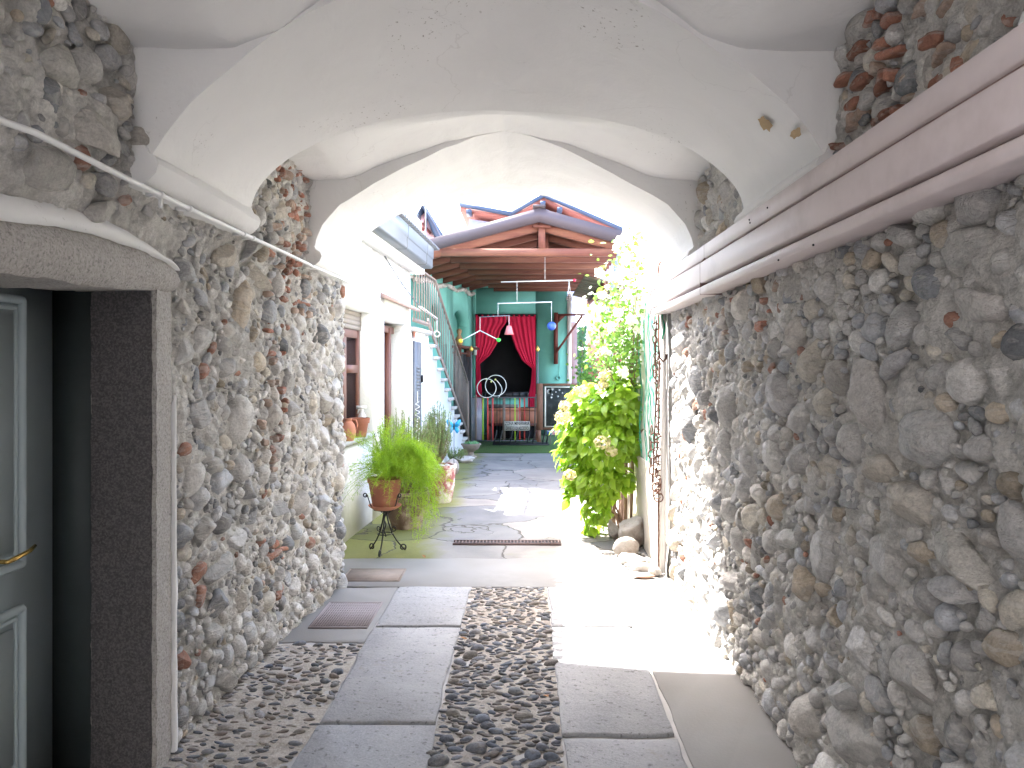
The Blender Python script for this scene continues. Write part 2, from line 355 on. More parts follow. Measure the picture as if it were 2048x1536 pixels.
# ------------------------------------------------------------------ GROUND
def ground_mat():
    m, n, b, out = newmat('courtyard_paving'); co = coords(n)
    f = noise(n, co, 1.3, 6, .6, .8); g = noise(n, co, 30, 6, .7)
    c = mix(n, ramp(n, f, [(.35, 0.0), (.65, 1.0)]), (.13,.128,.128), (.22,.21,.20))
    c = mix(n, ramp(n, g, [(.35, 0.0), (.75, .6)]), c, (.165,.155,.145))
    # moss along the left house
    sx = N(n, 'ShaderNodeSeparateXYZ'); n.links.new(co, sx.inputs[0])
    mr = N(n, 'ShaderNodeMapRange'); mr.inputs[1].default_value = -.62; mr.inputs[2].default_value = -1.25; n.links.new(sx.outputs[0], mr.inputs[0])
    ma = N(n, 'ShaderNodeMath', operation='ADD'); n.links.new(mr.outputs[0], ma.inputs[0]); n.links.new(noise(n, co, 2.4, 6, .65, .5), ma.inputs[1])
    c = mix(n, ramp(n, ma.outputs[0], [(.62, 0.0), (.98, .9)]), c, mix(n, g, (.10,.115,.012), (.19,.19,.04)))
    # cracks
    wn = N(n, 'ShaderNodeTexNoise'); wn.inputs['Scale'].default_value = 1.6; wn.inputs['Detail'].default_value = 6; n.links.new(co, wn.inputs['Vector'])
    wv = mix(n, .62, co, wn.outputs['Color'], 'ADD')
    vo = N(n, 'ShaderNodeTexVoronoi', feature='DISTANCE_TO_EDGE'); vo.inputs['Scale'].default_value = .95; n.links.new(wv, vo.inputs['Vector'])
    cr = ramp(n, vo.outputs['Distance'], [(.004, .9), (.012, 0.0)])
    vc = N(n, 'ShaderNodeTexVoronoi'); vc.inputs['Scale'].default_value = .95; n.links.new(wv, vc.inputs['Vector'])
    sc_ = N(n, 'ShaderNodeSeparateColor'); n.links.new(vc.outputs['Color'], sc_.inputs[0])
    mm = N(n, 'ShaderNodeMix', data_type='RGBA', blend_type='MULTIPLY'); mm.inputs[0].default_value = 1
    n.links.new(c, mm.inputs[6]); n.links.new(ramp(n, sc_.outputs[0], [(0, (.72,.74,.8)), (.5, (1.0,1.0,1.0)), (1, (1.35,1.25,1.15))]), mm.inputs[7]); c = mm.outputs[2]
    vo2 = N(n, 'ShaderNodeTexVoronoi', feature='DISTANCE_TO_EDGE'); vo2.inputs['Scale'].default_value = 4.2; n.links.new(wv, vo2.inputs['Vector'])
    cr2 = ramp(n, vo2.outputs['Distance'], [(.01, 1.0), (.035, 0.0)])
    msk = ramp(n, noise(n, co, .9, 3, .5), [(.6, 0.0), (.66, 1.0)])
    k = mix(n, 1.0, cr2, msk, 'MULTIPLY'); cc = mix(n, 1.0, cr, k, 'LIGHTEN')
    c = mix(n, cc, c, (.05,.045,.035)); n.links.new(c, b.inputs['Base Color']); b.inputs['Roughness'].default_value = .85
    inv = N(n, 'ShaderNodeInvert'); n.links.new(cc, inv.inputs['Color'])
    h = bump(n, b, inv.outputs[0], .8, .012); bump(n, b, g, .35, .005, h); return m
M['court'] = ground_mat()
g = MB().box((-400,-400,-.6),(400,600,-.03)); struct('ground', g, M['conc'])
# courtyard floor
ys = np.linspace(6.28, 22, 110); xs = np.linspace(-4, 6, 60)
G = np.stack(np.meshgrid(xs, ys, indexing='ij'), -1); z = .006*fbm(np.c_[G.reshape(-1,2)*1.5, np.zeros(G.shape[0]*G.shape[1])], 3, 5).reshape(G.shape[:2])
G3 = np.concatenate([G, z[..., None]], -1); G3[:, 0, 1] += .03*vn(np.c_[xs*3, xs*0, xs*0], 3)
struct('courtyard_floor', MB().grid(G3[:, ::1]), M['court'], True)
# smooth band at the mouth of the passage + passage bed
struct('passage_floor', MB().box((-2.6,-2.0,-.028),(2.4,5.47,-.004)), M['conc'])

def noisy_poly(x0, x1, y0, y1, seed, amp=.012, step=.05):
    pts = []
    def seg(a, b):
        a = np.array(a); b = np.array(b); k = max(2, int(np.linalg.norm(b-a)/step))
        return [a + (b-a)*i/k for i in range(k)]
    for a, b in (((x0,y0),(x1,y0)),((x1,y0),(x1,y1)),((x1,y1),(x0,y1)),((x0,y1),(x0,y0))): pts += seg(a, b)
    pts = np.array(pts); q = np.c_[pts*4, np.full(len(pts), seed)]
    return pts + amp*np.c_[fbm(q, 3, seed), fbm(q+9, 3, seed)]
def slab(mb, x0, x1, y0, y1, z0, z1, seed, bev=.012, amp=.012):
    p = noisy_poly(x0, x1, y0, y1, seed, amp); c = p.mean(0); n = len(p)
    d = c - p; d /= np.linalg.norm(d, axis=1)[:, None]; q = p + d*bev
    V = np.concatenate([np.c_[p, np.full(n, z0)], np.c_[p, np.full(n, z1-bev*.5)], np.c_[q, np.full(n, z1)]])
    F = []
    for r in (0, 1): F += [(r*n+k, r*n+(k+1)%n, (r+1)*n+(k+1)%n, (r+1)*n+k) for k in range(n)]
    F.append(tuple(2*n+k for k in range(n))); mb.add(V, F)
mb = MB()
for k, (x0,x1,y0,y1) in enumerate([(-.89,-.395,-1.5,.35),(-.89,-.4,.37,1.9),(-.9,-.385,1.92,3.33),(-.9,-.395,3.36,4.6),(-.895,-.385,4.625,5.46),
                                   (.165,.64,-1.5,.6),(.16,.63,.62,2.0),(.165,.635,2.03,3.22),(.16,.63,3.25,4.6),(.16,.64,4.62,5.46)]):
    slab(mb, x0, x1, y0, y1, -.02, .012, k+3)
struct('pavement', mb, M['slab'], False)
mb = MB(); slab(mb, .655, 1.3, -1.5, 5.46, -.02, .008, 40); slab(mb, -2.3, 2.2, 5.48, 6.3, -.02, .006, 41, amp=.02)
slab(mb, -1.5, -.905, 4.36, 5.46, -.02, .004, 42, amp=.02)
struct('concrete_paving', mb, mat('smooth_concrete', (.23,.225,.22), .85, .12, 12, .35, 80, col2=(.20,.19,.18), c2t=(.4,.7), c2scale=1.5, bdist=.003), False)

# cobbles: river pebbles set in mortar, one mesh per strip
M['cobble'] = colmat('cobble_pebbles', (.34,.295,.245), .38, .7, .6)
def cobble_strip(name, x0, x1, y0, y1, seed, dens, mort, dark, sx=(.013,.034)):
    rg = np.random.default_rng(seed); mb = MB()
    nx = int((x1-x0)/.012); ny = int((y1-y0)/.014)
    X, Y = np.meshgrid(np.linspace(x0, x1, nx), np.linspace(y0, y1, ny), indexing='ij')
    p = np.c_[X.ravel()*14, Y.ravel()*14, np.zeros(X.size)]
    Z = (.001 + .006*fbm(p, 4, seed)).reshape(X.shape)
    i = np.arange(X.size).reshape(X.shape); F = np.stack([i[:-1,:-1], i[1:,:-1], i[1:,1:], i[:-1,1:]], -1).reshape(-1,4)
    mb.add(np.stack([X, Y, Z], -1).reshape(-1,3), F, (*mort, 0.0))
    placed = np.zeros((0,4)); tries = int(dens*(x1-x0)*(y1-y0))
    for _ in range(tries):
        a = rg.uniform(*sx); b = a*rg.uniform(.28,.62)
        if rg.random() < .12: a *= 1.25; b = a*.75
        x = rg.uniform(x0+.01, x1-.01); y = rg.uniform(y0, y1)
        ang = rg.normal(0, .35) + .25*math.sin(y*5)
        if len(placed):
            dx = x-placed[:,0]; dy = y-placed[:,1]
            if np.any((dx/(a+placed[:,2]))**2 + (dy/(b+placed[:,3]))**2 < .92): continue
        placed = np.vstack([placed, [x, y, a, b]])
        v, f = ICO[2]; v = v*(1+.10*fbm(v*1.2+rg.uniform(0,90), 2))[:, None]*np.array([a, b, min(a,b)*rg.uniform(.8,1.2)])
        ca, sa = math.cos(ang), math.sin(ang); v = v @ np.array([[ca,sa,0],[-sa,ca,0],[0,0,1]])
        t = rg.uniform(-.08,.08); v[:,2] += v[:,0]*t*3
        c0 = np.array(dark[rg.integers(len(dark))])*rg.uniform(.75,1.25)
        mb.add(v*np.array([1,1,.75]) + np.array([x, y, .002]), f, (*c0, 1.0))
    return struct(name, mb, M['cobble'], True)
bl = [(.14,.16,.20),(.18,.19,.21),(.13,.14,.165),(.22,.21,.20),(.16,.145,.14),(.20,.215,.25)]
gl = [(.24,.24,.25),(.30,.28,.26),(.22,.19,.17),(.33,.31,.29),(.16,.17,.19)]
cobble_strip('cobbled_path', -.385, .155, 1.9, 4.62, 3, 5200, (.38,.355,.32), bl, (.015,.040))
cobble_strip('cobbled_path', -.385, .155, 4.62, 5.46, 4, 3600, (.40,.355,.31), gl+bl[:2], (.016,.036))
cobble_strip('cobbled_path', -1.5, -.905, 1.9, 4.34, 5, 1250, (.44,.40,.35), gl+gl+bl[:3], (.012,.034))

# metal covers and channel grate
def cover(x0,x1,y0,y1, label, seed, mt):
    t = Thing('inspection_cover', label, 'metal cover', ((x0+x1)/2,(y0+y1)/2,.006), 'metal covers set in the passage floor')
    t.add('plate', MB().box((x0,y0,.0),(x1,y1,.012)), mt)
    r = MB(); n = 22
    for k in range(n):
        x = x0 + (x1-x0)*(k+.5)/n; r.box((x-.004,y0+.01,.0125),(x+.004,y1-.01,.0145))
    for k in range(10):
        y = y0 + (y1-y0)*(k+.5)/10; r.box((x0+.01,y-.003,.0125),(x1-.01,y+.003,.0142))
    if seed == 1: t.add('tread_ribs', r, mt)
    t.add('rim', MB().box((x0-.012,y0-.012,.0),(x1+.012,y0-.001,.014)).box((x0-.012,y1+.001,.0),(x1+.012,y1+.012,.014)).box((x0-.012,y0-.001,.0),(x0-.001,y1+.001,.014)).box((x1+.001,y0-.001,.0),(x1+.012,y1+.001,.014)), mt)
M['cover'] = mat('mauve_steel_cover', (.24,.205,.21), .7, .2, 12, .3, 60)
M['cover2'] = mat('brown_steel_cover', (.25,.20,.17), .8, .35, 12, .4, 60)
cover(-1.285,-.955,4.60,5.08, 'mauve ribbed steel cover on the passage floor by the left rubble wall', 1, M['cover'])
cover(-1.34,-.93,5.62,5.93, 'brown steel cover at the mouth of the passage below the iron plant stand', 2, M['cover2'])
M['rail0'] = mat('dull_brown_iron', (.12,.08,.075), .8, .3, 20)
t = Thing('drain_grate', 'narrow rusty channel grate crossing the courtyard floor', 'drain grate', (-.16,6.86,.0))
t.add('channel', MB().box((-.62,6.80,-.02),(.30,6.92,.009)), M['dark'])
r = MB()
for k in range(31): x = -.62+.92*k/30; r.box((x-.006,6.812,.01),(x+.006,6.908,.016))
t.add('bars', r, M['rail0']); t.add('frame', MB().box((-.64,6.79,-.01),(.32,6.811,.018)).box((-.64,6.909,-.01),(.32,6.93,.018)), M['rail0'])
struct('lawn_mat', MB().box((-1.05,14.3,-.01),(1.7,18.2,.022)), M['turf'])

# ------------------------------------------------------------------ RUBBLE WALLS
PAL = [(.52,.505,.485),(.57,.555,.54),(.45,.44,.43),(.64,.625,.60),(.38,.375,.37),(.54,.525,.505),(.43,.44,.46),(.56,.52,.45),(.48,.48,.485),(.54,.51,.47)]
MORT = (.68,.66,.625)
def rubble_wall(name, label, side, xf, y0, y1, ztop, seed, hole=None, bricks=(), big=(), fine0=1.0):
    rg = np.random.default_rng(seed); mb = MB()
    yy = np.concatenate([np.arange(y0, fine0, .06), np.arange(fine0, y1+.19, .0095)]); zz = np.arange(-.03, ztop, .0095)
    Y, Z = np.meshgrid(yy, zz, indexing='ij'); p = np.c_[Y.ravel(), Z.ravel(), np.full(Y.size, seed*1.7)]
    rec = np.clip((Y.ravel()-y1+.12)/.30, 0, 1)**2*.35
    yr, zr = Y.ravel(), Z.ravel(); rec = rec + .05*((zr > 2.20) & (((yr > 2.66) & (yr < 3.63)) | (yr > 4.77)))
    d = .018*fbm(p*3.1, 3, seed) + .020*fbm(p*11, 3, seed+3) + .016*np.abs(fbm(p*24, 3, seed+5)) + .010*np.abs(fbm(p*48, 2, seed+15)) - .018
    X = xf(Y.ravel(), Z.ravel()) - side*(d - rec)
    i = np.arange(Y.size).reshape(Y.shape); F = np.stack([i[:-1,:-1], i[1:,:-1], i[1:,1:], i[:-1,1:]], -1).reshape(-1,4)
    if hole:
        yc = Y.ravel()[F].mean(1); zc = Z.ravel()[F].mean(1)
        F = F[~((yc > hole[0]) & (yc < hole[1]) & (zc < hole[2]))]
    if side > 0: F = F[:, ::-1]
    cc = np.array(MORT)[None]*(1+.16*fbm(p*2.3, 3, seed+9))[:, None]
    mb.add(np.c_[X, Y.ravel(), Z.ravel()], F, np.c_[cc, np.zeros(len(cc))])
    cell = .12; H = {}
    def free(y, z, a, b, tol):
        iy, iz = int(y/cell), int(z/cell); k = int((max(a,b)+.16)/cell)+1
        for q in range(iy-k, iy+k+1):
            for s_ in range(iz-k, iz+k+1):
                for (yy_, zz_, aa, bb) in H.get((q, s_), ()):
                    if ((y-yy_)/(a+aa))**2 + ((z-zz_)/(b+bb))**2 < tol: return False
        return True
    def put(y, z, a, b, dep, col, ang, ico=2, angular=False, sink=.42, pitch=None):
        H.setdefault((int(y/cell), int(z/cell)), []).append((y, z, a, b))
        v, f = ICO[ico]; v = v.copy(); sd = rg.uniform(0, 500)
        for _ in range(rg.integers(5, 10) if angular else rg.integers(1, 4)):
            dd = rg.normal(size=3); dd /= np.linalg.norm(dd); h = rg.uniform(.45,.8) if angular else rg.uniform(.7,.92)
            v -= np.outer(np.maximum(v@dd-h, 0), dd)*.92
        v *= (1+(.10 if angular else .09)*fbm(v*1.1+sd, 2))[:, None]
        if ico >= 3: v *= (1+.04*fbm(v*4+sd, 4))[:, None]
        # local axes: 0 depth, 1 along, 2 up
        v = v*np.array([dep, a, b]); ca, sa = math.cos(ang), math.sin(ang)
        y_ = v[:,1]*ca - v[:,2]*sa; z_ = v[:,1]*sa + v[:,2]*ca; v = np.c_[v[:,0], y_, z_]
        tl = rg.normal(0, .25); v[:,0] += v[:,2]*tl*.6
        rc = max(0, min(1, (y-y1+.12)/.30))**2*.35
        cx = float(xf(y, z)) + side*(sink*dep + rc) 
        mb.add(v + np.array([cx, y, z]), f if side < 0 else f, (*col, 1.0))
    def ok(y, z, m=.04):
        if z > 2.17-m*.6 and (2.63 < y < 3.67 or y > 4.73): return False
        if hole and hole[0]-m < y < hole[1]+m+.05 and z < hole[2]+.2+m: return False
        return True
    def inb(y, z):
        for (a, b, c, e, pr) in bricks:
            if a < y < b and c < z < e: return pr
        return 0
    for (y, z, a, b, col) in big: put(y, z, a*.9, b*.9, .04+.25*min(a,b), tuple(.6*c_+.4*m_*.95 for c_, m_ in zip(col, MORT)), rg.normal(0,.3), 4, True, .15)
    area = (y1-fine0)*ztop
    for (n, lo, hi, ico, tol) in ((int(area*26), .075, .135, 4, .92), (int(area*230), .042, .075, 3, .74), (int(area*700), .026, .044, 2, .72), (int(area*900), .013, .027, 2, .78)):
        for _ in range(n):
            y = rg.uniform(fine0, y1+.10); z = rg.uniform(.02, ztop); a = rg.uniform(lo, hi)*rg.uniform(.8,1.25); b = a*rg.uniform(.5,.95)
            if lo > .07 and rg.random() < .45: continue
            if not ok(y, z, a): continue
            pr = inb(y, z)
            if pr and rg.random() < pr: continue
            if not free(y, z, a, b, tol): continue
            c = np.array(PAL[rg.integers(len(PAL))])*rg.uniform(.85,1.3)
            if rg.random() < .06: c = np.array((.50,.43,.34))*rg.uniform(.8,1.2)
            if rg.random() < .06: c = np.array((.26,.27,.285))*rg.uniform(.8,1.3)
            if rg.random() < .06: c = c*.7
            if lo < .05 and rg.random() < .03: c = np.array((.42,.22,.16))*rg.uniform(.7,1.2)
            put(y, z, a, b, min(a, b)*rg.uniform(.75,1.15), c, rg.normal(0,.45) if rg.random() < .8 else rg.uniform(0,3.1), ico, rg.random() < .6)
    # brick fragments in rough courses
    for (a0, b0, c0, e0, pr) in bricks:
        z = c0
        while z < e0:
            y = a0 + rg.uniform(0,.1)
            while y < b0:
                L = rg.uniform(.02,.12)
                if rg.random() < pr and ok(y, z):
                    v, f = ICO[3]; v = v.copy(); v = np.sign(v)*np.abs(v)**.6
                    v = v*np.array([.028, L/2, rg.uniform(.010,.026)]); v *= (1+.3*fbm(v*30+rg.uniform(0,99), 3))[:, None]
                    an = rg.normal(0,.2); v[:,2] += v[:,1]*an; v[:,0] += v[:,1]*rg.normal(0,.2)
                    c = np.array((.42,.20,.14))*rg.uniform(.65,1.2) if rg.random() < .5 else np.array((.48,.36,.29))*rg.uniform(.8,1.1)
                    cx = float(xf(y, z)) + side*.006
                    mb.add(v+np.array([cx, y, z]), f, (*c, 1.0))
                y += L + rg.uniform(.01,.05)
            z += rg.uniform(.048,.06)
    return single(name, mb, M['rubble'], label, 'wall', True)

yb = lambda px, X: abs(X)*FPX/abs(px-VX)
bigR = []
def stoneR(px, py, w_, h_, col):
    Y = 1.07*FPX/(px-VX); z = CAM_H + (VY-py)/FPX*Y
    bigR.append((Y, z, w_/(px-VX)*Y*.5, h_/FPX*Y*.5, col))
for q in [(1725,795,130,170,(.46,.43,.41)),(1840,880,130,140,(.36,.36,.36)),(1720,1070,0,0,None),(1820,1010,110,100,(.43,.38,.31)),(1930,505,110,110,(.34,.33,.31)),
          (1960,620,130,120,(.42,.39,.37)),(1920,1110,140,110,(.38,.36,.32)),(1830,1355,110,140,(.38,.36,.34)),(1700,1480,150,140,(.36,.35,.33)),(1560,790,50,100,(.38,.37,.39)),
          (1790,730,60,50,(.30,.30,.33)),(1760,930,70,80,(.42,.36,.28)),(1900,1180,90,60,(.36,.37,.40)),(1690,1390,60,100,(.31,.315,.32))]:
    if q[4]: stoneR(*q)
bigL = []
def stoneL(px, py, w_, h_, col):
    Y = 1.42; 
    for _ in range(6): Y = abs(float(XL(Y)))*FPX/(VX-px)
    bigL.append((Y, CAM_H+(VY-py)/FPX*Y, w_/(VX-px)*Y*.5, h_/FPX*Y*.5, col))
for q in [(400,825,50,75,(.30,.305,.33)),(358,560,0,0,None),(130,255,120,110,(.44,.41,.37)),(60,130,110,90,(.38,.37,.33)),(60,335,130,100,(.28,.265,.24)),(435,1140,60,60,(.31,.32,.33)),
          (410,1060,60,75,(.44,.42,.39)),(230,285,50,60,(.33,.29,.24)),(440,510,50,60,(.46,.39,.30)),(360,545,40,70,(.27,.285,.31)),(190,420,80,50,(.38,.36,.33)),(180,200,60,80,(.38,.33,.26))]:
    if q[4]: stoneL(*q)
rubble_wall('rubble_wall', 'long river-stone rubble wall on the left with the granite doorway and the white pipe', -1, lambda y, z=0: XL(y, z), -1.5, 5.60, 2.9, 21,
            hole=(1.55, 3.06, 1.90), bricks=((4.05,4.45,1.0,2.2,.3),(4.05,4.5,2.2,2.8,.5),(4.4,4.85,1.9,2.8,.6),(3.9,4.4,.3,1.0,.12)), big=bigL)
rubble_wall('rubble_wall', 'long river-stone rubble wall on the right below the pink metal casing', 1, lambda y, z=0: np.asarray(y)*0+1.075, -1.5, 5.68, 2.9, 33,
            bricks=((1.85,2.62,2.2,2.85,.6),(3.0,5.6,1.75,1.95,.12)), big=bigR)

# ------------------------------------------------------------------ VAULT
CX, HW = -.13, 1.175
UN = np.array([0,.15,.312,.504,.697,.864,.957,.99,1.0]); ZN = np.array([3.03,2.995,2.925,2.815,2.695,2.575,2.45,2.36,2.29])
def z_near(u): return np.interp(u, UN, ZN)
def z_near2(u): return np.interp(u, [0,.15,.3,.49,.609,.77,.873,.95,1.0], [3.03,2.99,2.92,2.805,2.72,2.58,2.47,2.36,2.275])
def z_far(u): return 2.285 + .575*np.sqrt(np.clip(1-u*u, 0, 1))
UC = np.array([0,.15,.31,.5,.62,.75,.85,1.2]); ZC = np.array([3.035,3.0,2.955,2.88,2.825,2.76,2.73,2.715])
def z_cell(u): return np.interp(u, UC, ZC)
th = np.linspace(-math.pi/2, math.pi/2, 121); us = np.sin(th)
ceil = Thing('vaulted_ceiling', 'white plastered vault with broad arches spanning the passage', 'vault', (CX, 2.0, 2.3))
bands = [(4.75,5.70),(2.65,3.65),(.55,1.55),(-1.55,-.55)]
def wob(G, a, s):
    q = G.reshape(-1,3); d = a*fbm(q*2.2, 3, s) + a*.35*fbm(q*7, 3, s+4)
    G = G.copy(); G[..., 2] += d.reshape(G.shape[:2]); G[..., 0] += .5*np.roll(d, 3).reshape(G.shape[:2]); return G
for k, (a, b) in enumerate(bands):
    mb = MB(); yy = np.linspace(a, b, 50); rows = []
    zn = z_near if k == 0 else z_near2
    zf = 2.285 + (.575 if k == 0 else .50)*np.sqrt(np.clip(1-us**2, 0, 1))
    for y in yy:
        t = (y-a)/(b-a); t = t*t*(3-2*t)*.5+t*.5
        rows.append(np.c_[CX+us*HW, np.full(len(us), y), zn(np.abs(us))*(1-t)+zf*t])
    G = wob(np.array(rows), .007, k); G[0, :, 1] += .01*vn(np.c_[us*9, us*0, us*0], 8); mb.grid(G)
    # near face of the arch, up to the vault crease
    top = np.c_[CX+us*1.06*HW, np.full(len(us), a+.0), z_cell(np.abs(us))+.05]
    low = G[0]; S = np.array([low*(1-q)+top*q for q in np.linspace(0, 1, 8)]); S[1:-1,:,1] += .004*fbm(S[1:-1].reshape(-1,3)*6, 2).reshape(6, -1)
    S[0,:,1] += 0; mb.grid(S[::-1])
    top = np.c_[CX+us*1.06*HW, np.full(len(us), b), z_cell(np.abs(us))+.06]; S = np.array([G[-1]*(1-q)+top*q for q in np.linspace(0, 1, 4)]); mb.grid(S)
    for sgn in (-1, 1): mb.box((CX+sgn*(HW+.002), a+.006, 2.24), (CX+sgn*(HW+.25), b-.006, 3.1))
    ceil.add('arch', mb, M['vault'], smooth='auto')
    for sgn in (-1, 1):
        xs_ = CX+sgn*HW; pr = [(.0,.02),(.012,-.005),(.035,-.02),(.045,-.045),(.035,-.075),(.01,-.10),(-.02,-.115),(-.22,-.118),(-.22,.02)]
        yy2 = np.linspace(a-.012, b+.012, 40); rows = []
        for y in yy2:
            base = xs_ + (0 if sgn > 0 else 0); 
            rows.append([(base - sgn*(p_[0]) , y, 2.30+p_[1]) for p_ in pr])
        G = np.array(rows); q = G.reshape(-1,3); G[...,0] += (.006*fbm(q*5, 3, 4)).reshape(G.shape[:2]); G[...,2] += (.005*fbm(q*4, 3, 6)).reshape(G.shape[:2])
        m2 = MB(); m2.grid(G if sgn > 0 else G[::-1]); n_ = len(pr)
        m2.add(G[0], [tuple(range(n_))]); m2.add(G[-1], [tuple(range(n_))[::-1]])
        ceil.add('impost', m2, M['vault'], smooth='auto')
for k, (a, b) in enumerate([(3.65,4.75),(1.55,2.65),(-.55,.55)]):
    xx = np.linspace(CX-1.45*HW, CX+1.4*HW, 130); yy = np.linspace(a-.01, b+.02, 40); rows = []
    for y in yy:
        zc_ = z_cell if k == 0 else (lambda u: np.interp(u, [0,.15,.31,.5,.62,.75,1.3], [3.035,3.0,2.94,2.82,2.71,2.655,2.65]))
        t = (y-a)/(b-a); dome = .05*math.sin(math.pi*min(max(t,0),1))
        u = np.abs((xx-CX)/HW); zc0 = zc_(u)+dome*(1-.2*np.minimum(u,1))
        if k == 0:
            wu = np.clip((.78-u)/.5, 0, 1); wu = wu*wu*(3-2*wu); wt = 1-np.clip(t*1.15, 0, 1); wt = wt*wt*(3-2*wt); zf_ = 2.30+.50*np.sqrt(np.clip(1-u*u, 0, 1)); zc0 = zc0*(1-wu*wt)+np.minimum(zc0, zf_)*wu*wt
        rows.append(np.c_[xx, np.full(len(xx), y), zc0])
    G = wob(np.array(rows), .008, 10+k); ceil.add('vault_web', MB().grid(G), M['vault'], smooth=True)
M['peel'] = mat('exposed_ochre_render', (.42,.31,.18), .95, .3, 20, .5, 60)
# flaked spots on the right springing of the near arch: shallow torn flakes with raised plaster lip
def flake(px, py, wpx, hpx, seed, Y=3.0):
    rg = np.random.default_rng(seed); 
    for _ in range(30):
        X = (px-VX)/FPX*Y; u = (X-CX)/HW; t = (Y-2.65)/1.0
        z = z_near2(abs(u))*(1-t)+(2.285+.455*math.sqrt(max(0,1-u*u)))*t; Yn = (z-CAM_H)*FPX/(VY-py); Y += .5*(Yn-Y)
    c = np.array([(px-VX)/FPX*Y, Y, z]); n = 16; mb = MB(); t1 = np.array([0,1.,0]); 
    dz = -(z_near(abs(u+.02))-z_near(abs(u-.02)))/(.04*HW); t2 = np.array([1.,0,-dz]); t2 /= np.linalg.norm(t2); nn = np.cross(t1, t2); nn = nn if nn[2] < 0 else -nn
    V = [c+nn*.016]
    for k in range(n):
        a = 2*math.pi*k/n; r = rg.uniform(.6,1.1); V.append(c+nn*.012+t1*math.cos(a)*r*hpx+t2*math.sin(a)*r*wpx)
    mb.add(V, [(0,1+k,1+(k+1)%n) for k in range(n)]); return mb
for q in ((1535,243,.035,.05,1),(1597,262,.018,.06,2)): ceil.add('peeled_patch', flake(*q), M['peel'], smooth=False, label='ochre patch where the plaster has flaked')

# body of the building above and beside the passage
mb = MB()
mb.box((-9,-1.5,3.2),(9,5.66,4.7)).box((-9,-1.5,2.9),(-1.5,5.55,3.2)).box((1.5,-1.5,2.9),(9,5.55,3.2))
mb.box((-9,3.12,-.02),(-1.56,5.55,2.9)).box((-9,-1.5,-.02),(-1.56,1.5,2.9)).box((-9,1.5,2.12),(-1.62,3.12,2.9)).box((-9,1.5,-.02),(-2.2,3.12,2.12))
mb.box((1.3,-1.5,-.02),(9,5.50,2.9))
# far and street faces over the arch
for (yf, hh) in ((5.69,'f'),(-1.54,'s')):
    prof = np.c_[CX+us*HW, np.full(len(us), yf+(.015 if hh=='f' else -.015)), z_far(np.abs(us))+.0]
    tp = prof.copy(); tp[:,2] = 4.7; tp[:,0] = np.linspace(-9, 9, len(us)) if False else prof[:,0]
    mb.grid(np.array([prof, tp])); mb.box((-9,yf-.05,2.2),(CX-HW,yf+.015,4.7)).box((CX+HW,yf-.05,2.2),(9,yf+.015,4.7))
single('passage_building', mb, M['whitew'], 'plastered house whose ground floor the vaulted passage runs through', 'building')
# unseen house added behind the viewer to bounce sunlight into the passage
mb = MB().box((-14,-12,-.02),(14,-6.2,8.5)); 
single('street_bounce_house', mb, mat('grey_render', (.44,.43,.42), .9), 'unseen grey rendered house added across the street to bounce light into the passage', 'building')

# ------------------------------------------------------------------ GRANITE PORTAL AND DOOR
t = Thing('granite_doorway', 'rough granite door surround with bowed lintel set in the left wall', 'door surround', (-1.43,3.0,0))
def rough(mb, a, s, f=9): 
    V = mb.V(); d = fbm(V*f, 4, s)*a; return MB().add(V + np.c_[d, np.roll(d, 5)*.6, np.roll(d, 11)*.6], np.concatenate([q for q in mb.f]))
def densebox(a, b, st=.02):
    mb = MB(); a = np.array(a, float); b = np.array(b, float); n = np.maximum(2, np.ceil((b-a)/st).astype(int)+1)
    L = [np.linspace(a[i], b[i], n[i]) for i in range(3)]
    for ax in range(3):
        i, j = [q for q in range(3) if q != ax]
        U, W = np.meshgrid(L[i], L[j], indexing='ij')
        for e, v in ((0, a[ax]), (1, b[ax])):
            G = np.zeros(U.shape+(3,)); G[..., i] = U; G[..., j] = W; G[..., ax] = v
            if (e == 1) != (ax == 1): G = G
            else: G = G[::-1]
            mb.grid(G)
    return mb
def fixrough(mb, a, s, f=9):
    V = mb.V(); q = np.round(V, 5); d = np.c_[fbm(q*f, 4, s), fbm(q*f+7, 4, s), fbm(q*f+13, 4, s)]*a; o = MB(); o.v = [V+d]; o.f = mb.f; o.n = mb.n; return o
t.add('jamb', fixrough(densebox((-1.66,2.94,-.02),(-1.41,3.06,1.865), .02), .004, 3, 25), M['granite'], smooth='auto')
t.add('jamb_reveal', fixrough(densebox((-1.655,2.928,.0),(-1.428,2.944,1.86), .02), .003, 5, 25), M['granite_shade'], smooth='auto', label='speckled inner face of the jamb, shade painted into its granite')
t.add('jamb', fixrough(densebox((-1.66,1.55,-.02),(-1.405,1.72,1.88), .04), .004, 3, 25), M['granite'], smooth='auto')
